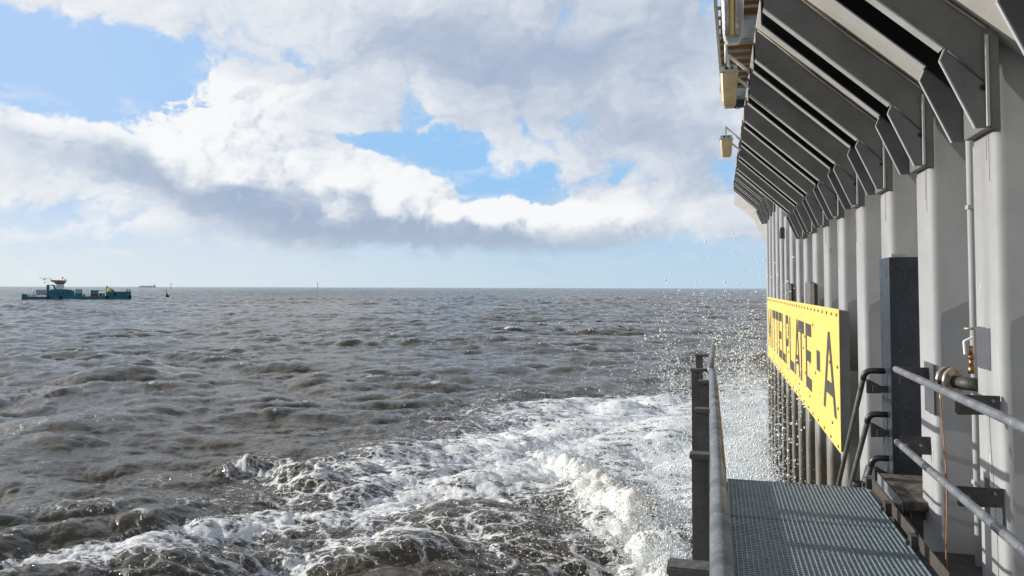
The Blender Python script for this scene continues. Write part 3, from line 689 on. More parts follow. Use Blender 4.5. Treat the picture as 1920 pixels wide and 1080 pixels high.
def letter(ch, yn, yf):
    """yn near end, yf far end; reading direction runs from far to near"""
    w = yf-yn; t = .19*w if ch != 'I' else w; s = .165
    U = lambda u: yf-u
    def quad(mb, pts, k): mb.prism([(U(p[0]), ZB+p[1]*G) for p in pts], 'x', SX-.004-.0006*k, SX-.0005)
    mb = MB(); t = .19
    if ch == 'I': quad(mb, [(0, 0), (w, 0), (w, 1), (0, 1)], 0)
    elif ch == '-': quad(mb, [(0, .40), (w, .40), (w, .68), (0, .68)], 0)
    elif ch == 'T': quad(mb, [(w/2-t/2, 0), (w/2+t/2, 0), (w/2+t/2, .80), (w/2-t/2, .80)], 0); quad(mb, [(0, .80), (w, .80), (w, 1), (0, 1)], 1)
    elif ch == 'L': quad(mb, [(0, 0), (t, 0), (t, 1), (0, 1)], 0); quad(mb, [(t, 0), (w, 0), (w, .18), (t, .18)], 1)
    elif ch == 'E':
        quad(mb, [(0, 0), (t, 0), (t, 1), (0, 1)], 0)
        for a, b, ww in ((0, .18, w), (.42, .59, w*.9), (.81, 1, w)): quad(mb, [(t, a), (ww, a), (ww, b), (t, b)], 1)
    elif ch == 'P':
        quad(mb, [(0, 0), (t, 0), (t, 1), (0, 1)], 0)
        quad(mb, [(t, .84), (w*.8, .84), (w, .74), (w*.96, .86), (w*.8, 1), (t, 1)], 1)
        quad(mb, [(t, .38), (w*.8, .38), (w*.96, .5), (w, .64), (w*.8, .54), (t, .54)], 1)
        quad(mb, [(w-t, .60), (w, .62), (w, .77), (w-t, .78)], 2)
    elif ch == 'A':
        quad(mb, [(0, 0), (t, 0), (w/2+t*.45, 1), (w/2-t*.45, 1)], 0); quad(mb, [(w-t, 0), (w, 0), (w/2+t*.45, 1), (w/2-t*.45, 1)], 1)
        quad(mb, [(w*.2, .22), (w*.8, .22), (w*.74, .38), (w*.26, .38)], 2)
    elif ch == 'M':
        quad(mb, [(0, 0), (t, 0), (t, 1), (0, 1)], 0); quad(mb, [(w-t, 0), (w, 0), (w, 1), (w-t, 1)], 0)
        quad(mb, [(t*.6, 1), (0, 1), (w/2-t*.4, .25), (w/2+t*.3, .25)], 1); quad(mb, [(w, 1), (w-t*.6, 1), (w/2-t*.3, .25), (w/2+t*.4, .25)], 2)
    return SG(mb, 'letter', M['letter'])
for ch, a, b in (('M', 21.55, 22.5), ('I', 21.05, 21.22), ('T', 19.95, 20.82), ('T', 18.98, 19.80), ('E', 18.0, 18.83), ('L', 17.12, 17.86), ('P', 16.28, 17.0),
                 ('L', 15.20, 16.08), ('A', 14.12, 15.08), ('T', 13.46, 14.38), ('E', 12.45, 13.24), ('-', 11.46, 11.83), ('A', 9.95, 11.14)):
    letter(ch, a, b)
bolt = SG(MB().tube([(SX-.014, 9.84, Z1s-.07), (SX+.002, 9.84, Z1s-.07)], .02, 8), 'bolt', M['brass'])
def bolt_at(y, z):
    c = bolt.copy(); col.objects.link(c); c.parent = sign; c.location = Vector((0, y-9.84, z-(Z1s-.07)))
yy = 10.26
while yy < 22.8:
    bolt_at(yy, Z1s-.07); yy += .43
yy = 9.84
while yy < 22.8:
    bolt_at(yy, Z0s+.06); yy += .62
for y, z in ((9.82, 5.05), (9.82, 4.55), (12.2, 5.45), (11.95, 4.75), (10.3, 4.3), (13.33, 5.2), (13.33, 4.6), (13.5, 5.0), (16.3, 5.3), (16.3, 4.7), (16.45, 4.35), (19.5, 5.3), (19.5, 4.6), (10.45, 5.05), (14.3, 4.3), (12.7, 4.3)): bolt_at(y, z)

# ------------------------------------------------------------------ walkway
GZ = 4.30
walk = empty('walkway', (.65, 2.6, GZ), 'galvanised steel grating walkway between the two handrails', 'walkway')
def WK(mb, name, mat, bevel=0):
    shift(mb, (.65, 2.6, GZ)); return mb.build(name, mat, walk, bevel, 1)
def grating(ya, yb):
    mb = MB(); x0, x1 = .075, 1.205; n = 37
    for i in range(n):
        x = x0+(x1-x0)*i/(n-1); mb.box(x-.0028, x+.0028, ya, yb, GZ-.035, GZ)
    y = ya+.02; 
    while y < yb-.01:
        # twisted cross bars that stand a little proud, seen as beads between the bearing bars
        mb.box(x0, x1, y-.0065, y+.0065, GZ-.018, GZ-.006)
        y += .033
    mb.box(x0-.004, x1+.004, ya-.004, ya, GZ-.04, GZ+.001).box(x0-.004, x1+.004, yb, yb+.004, GZ-.04, GZ+.001)
    mb.box(x0-.006, x0-.0025, ya, yb, GZ-.04, GZ+.001).box(x1+.0025, x1+.006, ya, yb, GZ-.04, GZ+.001)
    return mb
WK(grating(5.93, 7.02), 'grating', M['grating']); WK(grating(-1.5, 5.915), 'grating', M['grating'])
WK(MB().box(.02, .07, -1.5, 7.02, GZ-.18, GZ-.03).box(1.21, 1.25, -1.5, 7.02, GZ-.18, GZ-.03), 'side_beam', M['iron'], .003)
WK(MB().box(.052, .060, -1.5, 7.02, GZ-.03, GZ+.105), 'toe_board', M['iron'], .002)
for y in (-.5, 1.0, 2.5, 4.0, 5.5, 6.9):
    WK(MB().box(.07, 1.21, y, y+.06, GZ-.16, GZ-.05), 'cross_beam', M['iron'], .003)
# wall-side edge: flat bars, angle cleats
for a, b in ((-1.4, 3.9), (4.0, 4.72), (4.85, 5.5), (5.62, 7.2)):
    WK(MB().box(1.262, 1.270, a, b, GZ-.02, GZ+.075), 'edge_bar', M['rusty'], .002)
for y in (4.78, 5.56, 6.35, 7.1):
    WK(MB().box(1.215, 1.262, y-.04, y+.04, GZ-.02, GZ+.07).box(1.19, 1.262, y-.012, y+.012, GZ-.01, GZ+.03), 'cleat', M['iron'], .003)
for a, b in ((3.2, 4.6), (4.9, 6.0)):
    WK(MB().obox((1.29, a, GZ-.02), (1.29, b, GZ+.02), .012, .09), 'kick_strip', M['rusty'], .002)
for y in (1.5, 3.6, 5.3, 7.0):
    WK(MB().box(1.25, 2.0, y, y+.08, GZ-.22, GZ-.12), 'bracket_beam', M['iron'], .003)
WK(MB().box(1.28, 2.0, -1.5, 6.4, GZ-.32, GZ-.29), 'light_block_plate', M['iron'], .002)  # added plate, blocks light from below to darken the gap at the wall
step = MB().box(1.42, 1.86, 6.66, 7.62, GZ-.07, GZ)
so_ = step; shift(so_, (1.6, 7.1, GZ-.07)); st = so_.build('step_plate', M['tread'], None, .008, 2, loc=(1.6, 7.1, GZ-.07))
tag(st, 'dark gritty step plate with black stains beside the far end of the grating', 'step plate')
stf = MB().box(1.408, 1.418, 6.66, 7.62, GZ-.09, GZ+.004); shift(stf, (1.6, 7.1, GZ-.07)); stf.build('nosing', M['galv'], st, .002)
stw = MB().box(1.86, 1.96, 6.75, 6.83, GZ-.30, GZ-.071).box(1.5, 1.96, 6.75, 6.83, GZ-.16, GZ-.072); shift(stw, (1.6, 7.1, GZ-.07)); stw.build('support', M['iron'], st, .002)

# ------------------------------------------------------------------ sea side railing
rl = empty('sea_railing', (0, 2.0, GZ), 'worn grey handrail on flat posts along the sea side of the walkway', 'railing')
def RL(mb, name, mat, parent=None, bevel=0, seg=2):
    shift(mb, (0, 2.0, GZ)); return mb.build(name, mat, parent or rl, bevel, seg)
RZ = 5.375
RL(MB().tube([(.012, -1.5, RZ), (.010, 0, RZ), (.004, 1.75, RZ), (-.012, 3.5, RZ), (-.03, 5.0, RZ), (-.044, 5.86, RZ-.004), (-.052, 5.97, RZ-.012)], .0265, 20), 'handrail', M['pipe'])
RL(MB().tube([(-.055, 5.98, RZ-.02), (-.056, 6.06, RZ+.012), (-.054, 6.5, RZ+.02), (-.05, 8.25, RZ+.01)], .0255, 18), 'end_rail', M['pipe'])
# the sign's yellow reflection, painted as strips along the pipe's inner flank
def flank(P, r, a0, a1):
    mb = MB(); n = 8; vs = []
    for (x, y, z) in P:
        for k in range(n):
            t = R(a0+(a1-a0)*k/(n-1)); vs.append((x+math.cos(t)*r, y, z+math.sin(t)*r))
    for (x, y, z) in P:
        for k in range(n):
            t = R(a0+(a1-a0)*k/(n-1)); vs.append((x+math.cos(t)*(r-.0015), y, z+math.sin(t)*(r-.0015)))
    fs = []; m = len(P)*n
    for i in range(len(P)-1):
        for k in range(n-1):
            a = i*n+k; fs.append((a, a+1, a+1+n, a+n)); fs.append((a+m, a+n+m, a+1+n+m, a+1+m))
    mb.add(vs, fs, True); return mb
RL(flank([(-.004, 2.7, RZ), (-.012, 3.5, RZ), (-.03, 5.0, RZ), (-.044, 5.86, RZ-.004)], .0275, -60, 38), 'sign_reflection', M['glint_and_band'])
RL(flank([(-.056, 6.07, RZ+.012), (-.054, 6.5, RZ+.02), (-.05, 8.2, RZ+.01)], .0265, -60, 50), 'sign_reflection', M['glint_and_band'])
for (y, xa, xb, w_) in ((1.78, -.118, -.018, 0), (2.99, -.110, -.018, .006), (4.11, -.122, -.03, .0), (5.36, -.135, -.05, 0), (6.12, -.213, -.08, .0), (7.45, -.215, -.075, .0)):
    sgn = 1
    capz = RZ-.012
    pw = .062
    px = xa+.008
    post = RL(MB().box(px, px+pw, y+.012, y+.028, GZ-.25, capz-.022), 'post', M['galvdark'], None, .002)
    RL(MB().box(xa, xb, y-.012, y+.055, capz-.022, capz), 'cap_plate', M['galvdark'], post, .004)
    RL(MB().box(px+pw-.003, px+pw+.003, y-.02, y+.10, GZ-.25, capz-.024), 'rib', M['galvdark'], post, .001)
    RL(MB().box(px+pw+.0035, .051, y+.02, y+.05, GZ-.15, GZ-.09), 'foot_tab', M['iron'], post, .001)
RL(MB().tube([(-.05, -1.5, GZ+.53), (-.045, 7.5, GZ+.53)], .013, 10), 'knee_rail', M['galvdark'])

# ------------------------------------------------------------------ wall side railing
wr = empty('wall_railing', (1.28, 4.0, GZ), 'two straight galvanised pipe rails fixed to the sheet pile wall', 'railing')
def WR(mb, name, mat, parent=None, bevel=0, seg=2):
    shift(mb, (1.28, 4.0, GZ)); return mb.build(name, mat, parent or wr, bevel, seg)
def rail(z, nm):
    return WR(MB().tube([(1.28, -1.0, z), (1.28, 3, z), (1.28, 6.14, z), (1.281, 6.18, z), (1.282, 6.2, z)], [.0245, .0245, .0245, .021, .012], 18), nm, M['galv'])
ru = rail(5.40, 'upper_rail'); rlw = rail(4.86, 'lower_rail')
for z in (5.40, 4.86):
    for y in (5.03, 2.20, -.60):
        br = WR(MB().prism([(1.36, z-.03), (1.36, z-.135), (1.375, z-.15), (1.60, z-.14), (1.60, z-.03)], 'y', y, y+.010), 'rail_bracket', M['iron'], None, .002)
        WR(MB().tube([(1.42, y-.012, z-.09), (1.42, y+.02, z-.09)], .010, 8).tube([(1.56, y-.012, z-.06), (1.56, y+.02, z-.06)], .010, 8), 'bolt', M['galv'], br)
    br = WR(MB().box(1.385, 1.60, 6.56, 6.570, z-.16, z-.02), 'rail_bracket', M['iron'], None, .002)
    WR(MB().tube([(1.43, 6.545, z-.09), (1.43, 6.58, z-.09)], .012, 8).tube([(1.53, 6.545, z-.09), (1.53, 6.58, z-.09)], .012, 8), 'bolt', M['galv'], br)

# ------------------------------------------------------------------ stair rails beyond the grating
stairs = empty('stair_railing', (1.4, 8.0, 2.9), 'three sloping pipe rails with black rubber grips going down from the walkway end', 'stair railing')
def SRr(mb, name, mat, parent=None, bevel=0):
    shift(mb, (1.4, 8.0, 2.9)); return mb.build(name, mat, parent or stairs, bevel, 2)
for (z, x, ln) in ((5.20, 1.375, 2.75), (4.78, 1.405, 2.2), (4.36, 1.432, 1.7)):
    dz = -.853; P = []
    d = Vector((-.0, 1.0, dz)).normalized()
    st_ = Vector((x, 8.03, z-.075))
    rr = SRr(MB().tube([st_, st_+d*ln*.5, st_+d*ln], .0255, 14), 'sloping_rail', M['galvdark'])
    arc = []
    for k in range(9):
        t = k/8*math.pi/2
        arc.append((x+.075-.075*math.cos(t), 8.0+.03*(1-k/8), z-.075+.075*math.sin(t)))
    arc = [tuple(st_+d*.01)]+arc+[(x+.12, 8.0, z), (x+.19, 8.0, z)]
    SRr(MB().tube(arc, .029, 16), 'rubber_grip', M['rubber'], rr)
    SRr(MB().prism([(x+.02, z-.085), (x+.02, z-.22), (x+.15, z-.215), (x+.16, z-.15), (x+.05, z-.09)], 'y', 7.985, 8.02), 'clamp_plate', M['iron'], rr, .004)
    SRr(MB().box(x+.07, 1.585, 7.955, 7.984, z-.205, z-.14), 'wall_tab', M['iron'], rr, .003)
SRr(MB().tube([(1.40, 8.95, 3.86), (1.50, 8.95, 3.86), (1.60, 8.95, 3.86)], [.05, .05, .03], 14), 'bumper', M['rubber'])
for k in range(5):
    y = 7.5+k*.36; z = 3.75-k*.31
    SRr(MB().box(.75, 1.36, y, y+.24, z-.035, z), 'tread', M['grating'], None, .003)
SRr(MB().obox((1.365, 7.3, 3.92), (1.365, 9.7, 1.85), .012, .16), 'stringer', M['iron'], None, .002)

# ------------------------------------------------------------------ pipe, valve and cable on the wall
dp = MB().tube([(1.80, 6.165, 7.3), (1.80, 6.165, 5.8), (1.80, 6.165, 4.0), (1.80, 6.165, 2.0)], .024, 16); shift(dp, (1.80, 6.165, 2.0))
dpo = dp.build('drain_pipe', M['pile'], None, 0, loc=(1.80, 6.165, 2.0)); tag(dpo, 'slim vertical grey pipe standing in the recess between the two nearest piles', 'pipe')
for z in (6.6, 4.6, 3.0):
    q = MB().box(1.772, 1.90, 6.13, 6.20, z-.015, z+.015); shift(q, (1.80, 6.165, 2.0)); q.build('clip', M['flange'], dpo, .002)
vl = empty('flange_valve', (1.66, 5.72, 5.36), 'rusty flanged stub with brass valve and white lever behind the upper rail', 'valve')
def VL(mb, name, mat, parent=None, bevel=0):
    shift(mb, (1.66, 5.72, 5.36)); return mb.build(name, mat, parent or vl, bevel, 1)
dv = Vector((.55, -.83, 0)).normalized(); c0 = Vector((1.53, 5.86, 5.36))
fl1 = VL(MB().tube([c0, c0+dv*.022], .098, 28), 'flange', M['steel'], None, .002)
VL(MB().tube([c0+dv*.024, c0+dv*.05], .096, 28), 'gasket_ring', M['black'], None)
fl2 = VL(MB().tube([c0+dv*.052, c0+dv*.076], .098, 28), 'flange', M['steel'], None, .002)
VL(MB().tube([c0+dv*.076, c0+dv*.26], .045, 18), 'stub_pipe', M['iron'])
VL(MB().tube([c0-dv*.02, c0], .05, 16), 'blind_boss', M['steel'])
sidev = Vector((.83, .55, 0)).normalized()
for k in range(4):
    a = math.pi/4+k*math.pi/2; pc = c0+sidev*math.cos(a)*.072+Vector((0, 0, 1))*math.sin(a)*.072
    VL(MB().tube([pc-dv*.022, pc+dv*.09], .012, 6), 'bolt', M['steel'])
vb = Vector((1.675, 5.80, 5.42))
VL(MB().tube([vb, vb+Vector((0, 0, .05))], .022, 6).tube([vb+Vector((0, 0, .05)), vb+Vector((0, 0, .10))], .016, 12).tube([vb+Vector((0, 0, .10)), vb+Vector((0, 0, .13))], .022, 6), 'valve_body', M['brass'])
VL(MB().tube([vb+Vector((0, 0, .13)), vb+Vector((0, 0, .19))], .014, 10), 'stem', M['brass'])
VL(MB().obox(vb+Vector((-.04, -.01, .13)), vb+Vector((-.045, -.01, .22)), .03, .012, (1, 0, 0)).obox(vb+Vector((-.045, -.01, .22)), vb+Vector((.01, -.01, .25)), .03, .012), 'lever', M['white'], None, .002)
VL(MB().tube([vb+Vector((0, 0, .30)), vb+Vector((0, 0, .315))], .042, 18), 'collar', M['steel'])
cb = MB(); pts = []
for k in range(20):
    t = k/19; pts.append((1.335+.012*math.sin(t*5), 5.24-.13*t+.012*math.sin(t*9), 5.37-1.25*t))
cb.tube(pts, .0055, 8); shift(cb, (1.33, 5.1, 4.1)); cbo = cb.build('copper_cable', M['copper'], None, 0, loc=(1.33, 5.1, 4.1))
tag(cbo, 'thin copper coloured cable hanging down from the upper wall rail', 'cable')

# ------------------------------------------------------------------ lamps under the deflector edge
def lamp(x, y, ztop, h, w, label, cover):
    t = empty('bulkhead_lamp', (x, y, ztop-h), label, 'lamp', 'hanging lamps on the deflector edge')
    def LP(mb, name, mat, parent=None, bevel=0):
        shift(mb, (x, y, ztop-h)); return mb.build(name, mat, parent or t, bevel, 2)
    # ribbed cover tapering downward, the pale housing on top
    mb = MB(); n = 28; vs = []; lv = [(0, .50), (.12, .50), (.5, .46), (.86, .41), (.95, .36), (1.0, .24)]
    for (q, s) in lv:
        z = ztop-.03-q*(h-.03)
        for k in range(n):
            a = 2*math.pi*k/n; ca, sa = math.cos(a), math.sin(a)
            f = (abs(ca)**5+abs(sa)**5)**(-1/5); rb = 1-.025*(k % 2)
            vs.append((x+ca*f*w*s*rb, y+sa*f*w*.7*s*rb, z))
    fs = [(i*n+k, i*n+(k+1) % n, (i+1)*n+(k+1) % n, (i+1)*n+k) for i in range(len(lv)-1) for k in range(n)]
    fs += [tuple(range(n)), tuple(range((len(lv)-1)*n, len(lv)*n))]
    mb.add(vs, fs); LP(mb, 'cover', cover)
    LP(MB().box(x-w*.55, x+w*.55, y-w*.42, y+w*.42, ztop-.035, ztop-.015).box(x-w*.47, x+w*.47, y-w*.36, y+w*.36, ztop-.0145, ztop+.035), 'housing', M['lampbody'], None, .006)
    for s, mt in ((-.15, M['black']), (.17, M['green'])):
        LP(MB().tube([(x+s*w, y-w*.36-.02, ztop+.012), (x+s*w, y-w*.36+.005, ztop+.012)], w*.085, 12), 'gland', mt)
    LP(MB().obox((x-.03*w, y, ztop+.03), (x-.03*w, y, ztop+.20), .03, .03, (1, 0, 0)).obox((x-.03*w, y, ztop+.19), (.40, y+.05, ztop-.03), .03, .03).obox((x+.1*w, y+.05, ztop-.02), (.40, y+.05, ztop-.22), .03, .03), 'hanger', M['white'], None, .003)
    return t
lamp(.155, 9.2, 8.60, .44, .20, 'cream plastic lamp with dark and green glands hanging below the brown service walkway', M['lampcover'])
lamp(.168, 13.2, 8.57, .33, .205, 'small cream lamp hanging alone in front of the sky, farthest along the deflector edge', M['lampcover'])
t3 = lamp(.155, 7.0, 9.15, .93, .22, 'large clouded lamp with a yellow stripe at the top edge of the picture', M['clearcover'])
q = MB().box(.135, .165, 6.885, 6.93, 8.27, 8.95); shift(q, (.155, 7.0, 8.22)); q.build('stripe', M['yellow'], t3, .004)
q = MB().box(.085, .120, 6.885, 6.93, 8.27, 8.95); shift(q, (.155, 7.0, 8.22)); q.build('reflector', M['steel'], t3, .004)
q = MB().box(.175, .205, 6.885, 6.93, 8.27, 8.95); shift(q, (.155, 7.0, 8.22)); q.build('reflector', M['steel'], t3, .004)

# ------------------------------------------------------------------ cable ladder above the lamps
cl = empty('service_walkway', (.25, 9.5, 8.9), 'outboard service walkway with white stringer and brown grating seen from below', 'service walkway')
def CL(mb, name, mat, parent=None, bevel=0):
    shift(mb, (.25, 9.5, 8.9)); return mb.build(name, mat, parent or cl, bevel, 1)
XL = lambda y: .035+(y-8)*.026
CL(MB().obox((XL(5.5)-.03, 5.5, 9.05), (XL(12)-.03, 12.0, 8.93), .035, .16), 'outer_stringer', M['white'], None, .004)
CL(MB().obox((.50, 5.5, 9.05), (.50, 12.0, 8.93), .03, .10), 'inner_stringer', M['iron'], None, .003)
y = 5.7; k = 0
while y < 11.9:
    CL(MB().tube([(XL(y)-.01, y, 8.965), (.49, y, 8.965)], .02, 8), 'rung', M['white']); y += .30; k += 1
mb = MB(); y = 5.6
while y < 11.8:
    mb.box(.06, .48, y, y+.035, 8.995, 9.03); y += .055
x = .07
while x < .48:
    mb.box(x, x+.012, 5.6, 11.8, 9.0315, 9.05); x += .045
CL(mb, 'grating', M['orangegrate'])
CL(MB().box(.13, .48, 11.95, 12.02, 8.80, 8.99).obox((.14, 11.9, 8.82), (.47, 11.9, 8.96), .02, .02), 'end_beam', M['galvdark'], None, .003)
CL(MB().box(.12, .50, 11.2, 11.9, 8.90, 8.945), 'end_plate', M['clearcover'], None, .003)
CL(MB().box(.26, .44, 8.3, 8.9, 8.88, 8.93), 'junction_panel', M['clearcover'], None, .004)
CL(MB().tube([(.12, 8.95, 8.62), (.12, 8.95, 8.84), (.14, 8.95, 8.87), (.17, 8.95, 8.88), (.42, 8.95, 8.88)], .018, 10), 'bent_tube', M['white'])
CL(MB().obox((.40, 7.6, 8.86), (.10, 7.2, 9.0), .03, .04), 'brace', M['steel'], None, .002)
th = [(.30+.05*math.cos(a), 11.0, 8.60+.05*math.sin(a)) for a in np.linspace(0, 2*math.pi, 15)]
CL(MB().tube(th, .005, 6), 'cable_loop', M['black'])

# ------------------------------------------------------------------ work boat
bx0 = Vector((-302.0, 266.0, 0)); bx1 = Vector((-271.2, 297.4, 0)); LB = 48.0
boat = empty('work_boat', bx0, 'teal flat work boat with white wheelhouse and orange roof lying at anchor', 'boat', None, math.atan2(bx1.y-bx0.y, bx1.x-bx0.x))
boat.scale = (.917, .917, 1.08)
def BT(mb, name, mat, parent=None, bevel=.02): return mb.build(name, mat, parent or boat, bevel, 1)
hull = MB(); BW = 9.0
prof = [(0, 1.35), (.6, 1.5), (4, 1.25), (12, 1.25), (30, 1.35), (36.2, 1.5), (47.6, 1.7), (47.9, 1.7)]
hull.prism([(0.2, -1)]+[(0, .3)]+[(a*LB/48, b) for a, b in prof]+[(47.95*LB/48, .5), (47*LB/48, -1)], 'y', 0, BW)
BT(hull, 'hull', M['boat_teal'], None, .12)
BT(MB().box(0, 1.3, -.06, BW, .4, 2.35), 'stern_block', M['boat_teal']); BT(MB().box(1.4, 2.4, -.04, .6, 1.3, 2.3), 'stern_block', M['boat_teal'])
bow = BT(MB().prism([(36.3, 1.3), (47.9, 1.4), (47.9, 3.6), (46.8, 3.45), (36.3, 3.3)], 'y', -.05, BW+.05), 'raised_bow', M['boat_teal'])
BT(MB().box(39.9, 41.0, -.10, -.05, 1.6, 2.9), 'bow_recess', M['black'], bow, 0)
BT(MB().box(36.2, 48, -.12, .0, 1.30, 1.42), 'rubbing_strake', M['black'], bow, 0)
for x in (45.6, 46.3, 47.0, 47.6):
    BT(MB().tube([(x, .4, 3.4), (x, .4, 5.0-abs(46.4-x)*.5)], .14, 8), 'bow_post', M['boat_teal'], None, 0)
BT(MB().box(45.4, 47.8, .3, .5, 4.2, 4.35), 'post_rail', M['boat_teal'], None, 0)
dh = BT(MB().prism([(11.2, 1.2), (22.6, 1.2), (22.2, 3.6), (21, 4.1), (19, 4.35), (12.6, 4.35), (11.2, 3.8)], 'y', .8, BW-.8), 'deckhouse', M['boat_teal'])
for x in (13.2, 15.0, 17.2, 19.4): BT(MB().box(x, x+.7, .74, .8, 2.3, 3.1), 'window', M['glass'], dh, 0)
BT(MB().box(10.2, 11.5, 1.2, 2.6, 1.2, 6.2), 'funnel', M['boat_teal']); BT(MB().box(10.1, 11.6, 1.1, 2.7, 5.9, 6.25), 'funnel_cap', M['boat_green'])
arcp = [(11.9, 1.5, 6.1), (12.9, 1.5, 6.1), (13.6, 1.5, 5.4), (14.1, 1.5, 4.3)]
BT(MB().tube(arcp, .28, 8), 'vent_duct', M['boat_teal'], None, 0)
wh = MB()
def frustum(mb, x0, x1, X0, X1, y0, y1, Y0_, Y1_, z0, z1):
    mb.add([(x0, y0, z0), (x1, y0, z0), (x1, y1, z0), (x0, y1, z0), (X0, Y0_, z1), (X1, Y0_, z1), (X1, Y1_, z1), (X0, Y1_, z1)],
           [(3, 2, 1, 0), (4, 5, 6, 7), (0, 1, 5, 4), (1, 2, 6, 5), (2, 3, 7, 6), (3, 0, 4, 7)]); return mb
wb = BT(frustum(frustum(MB(), 14.0, 17.8, 14.4, 17.6, 2.8, 6.2, 3, 6, 4.35, 6.5), 14.3, 17.7, 12.6, 18.6, 2.9, 6.1, 1.8, 7.2, 6.51, 7.59), 'wheelhouse', M['boat_white'])
for i in range(5): BT(frustum(MB(), 14.5+i*.62, 14.9+i*.62, 13.6+i*.95, 14.3+i*.95, 2.60, 2.66, 2.0, 2.1, 6.7, 7.3), 'window', M['glass'], wb, 0)
BT(MB().box(13.2, 14.0, 3.2, 5.4, 4.35, 6.3), 'stair_tower', M['boat_white'])
rf = BT(MB().prism([(12.2, 7.60), (18.4, 7.60), (18.9, 8.0), (18.6, 8.2), (12.2, 8.3), (11.7, 7.9)], 'y', 1.5, 7.5), 'roof', M['boat_orange'])
BT(MB().box(14.8, 16.4, 1.44, 1.5, 7.7, 8.05), 'roof_mark', M['black'], rf, 0)
BT(MB().tube([(16.9, 4, 8.1), (16.9, 4, 9.6)], .08, 6).box(16.6, 17.3, 3.8, 4.2, 9.0, 9.5), 'radar_mast', M['galvdark'], None, 0)
BT(MB().tube([(18.1, 4, 8.0), (18.1, 4, 8.9)], .1, 6).box(17.85, 18.4, 3.8, 4.2, 8.4, 8.8), 'light_mast', M['galvdark'], None, 0)
BT(MB().tube([(12.1, 4, 8.2), (12.1, 4, 8.8)], .2, 6).tube([(6.9, 4, 9.2), (9.5, 4, 9.05), (12.0, 4, 8.8)], .07, 6).box(8.4, 9.8, 3.8, 4.2, 8.25, 8.55).tube([(9.4, 4, 9.1), (9.0, 4, 8.4)], .06, 5).box(8.9, 9.8, 3.8, 4.2, 7.05, 7.3).tube([(10.9, 4, 6.2), (10.9, 4, 7.9), (9.6, 4, 7.2)], .05, 5), 'antenna_boom', M['galvdark'], None, 0)
cont = BT(MB().box(5.9, 10.5, .9, 3.3, 2.0, 4.15), 'container', M['boat_blue']); tag(cont, 'pale blue grey container on the stern deck')
BT(MB().box(5.85, 6.0, .85, 3.35, 1.95, 4.2).box(8.1, 8.2, .86, .9, 2, 4.15), 'post', M['boat_white'], cont, 0)
for x in (4.3, 5.0): BT(MB().tube([(x+.3, 1.5, 1.9), (x+.3, 1.5, 4.3)], .28, 10), 'gas_bottle', M['boat_white'], None, 0)
BT(MB().box(4.0, 6.0, .8, 2.6, 1.3, 1.95).box(2.9, 3.6, .8, 1.6, 1.3, 2.4), 'deck_gear', M['boat_white'])
c2 = BT(MB().box(22.6, 25.8, .9, 3.3, 2.75, 4.4), 'container', M['boat_blue']); BT(MB().box(22.6, 25.8, .85, 4, 1.25, 2.7), 'deck_store', M['boat_teal'])
c3 = BT(MB().box(29.9, 33.0, 1.4, 3.8, 2.3, 4.0), 'container', M['boat_green']); BT(MB().box(29.5, 30.2, 1.4, 3.8, 2.28, 4.05), 'container_door', M['boat_green'])
BT(MB().box(29.4, 33.2, 1.2, 4, 1.3, 2.28), 'pallet_stack', M['boat_red'])
rail_ = MB()
for a, b in ((1.5, 11), (25.9, 36.2)):
    rail_.tube([(a, .15, 2.3), (b, .15, 2.35)], .05, 5).tube([(a, .15, 1.8), (b, .15, 1.85)], .04, 5)
    x = a
    while x <= b: rail_.tube([(x, .15, 1.2), (x, .15, 2.3)], .05, 5); x += 1.35
BT(rail_, 'deck_rail', M['boat_red'], None, 0)
BT(MB().box(26.2, 27.0, .8, 2, 1.3, 2.2).box(33.4, 34.9, .8, 2.4, 1.5, 2.7).tube([(32.8, 1, 4.0), (35.2, 1, 3.8)], .08, 5).box(35.1, 35.9, 1, 2.4, 1.4, 2.6), 'winch', M['iron'])
BT(MB().prism([(36.0, 3.0), (36.5, 3.0), (37.3, 5.3), (38.0, 5.1), (40.0, 4.1), (40.3, 3.7), (39.6, 3.9), (37.7, 4.75), (37.0, 5.95), (36.5, 5.9)], 'y', 3, 3.9).box(37.4, 39.3, 3, 4.6, 3.3, 4.3), 'crane', M['boat_yellow'])
BT(MB().box(39.2, 40.2, 2.6, 3.4, 3.4, 4.0), 'crane_hook', M['iron'])
for x in (11.1, 16.5, 36.8, 47.5):
    ring = [(x+.55*math.cos(a), -.14, .9+.55*math.sin(a)) for a in np.linspace(0, 2*math.pi, 17)]
    BT(MB().tube(ring, .2, 8, False), 'tyre_fender', M['black'], None, 0)
BT(MB().tube([(47.8, 1, 1.6), (52, 0, .6), (57, -1, .15), (61, -2, -.2)], .09, 6), 'mooring_line', M['iron'], None, 0)

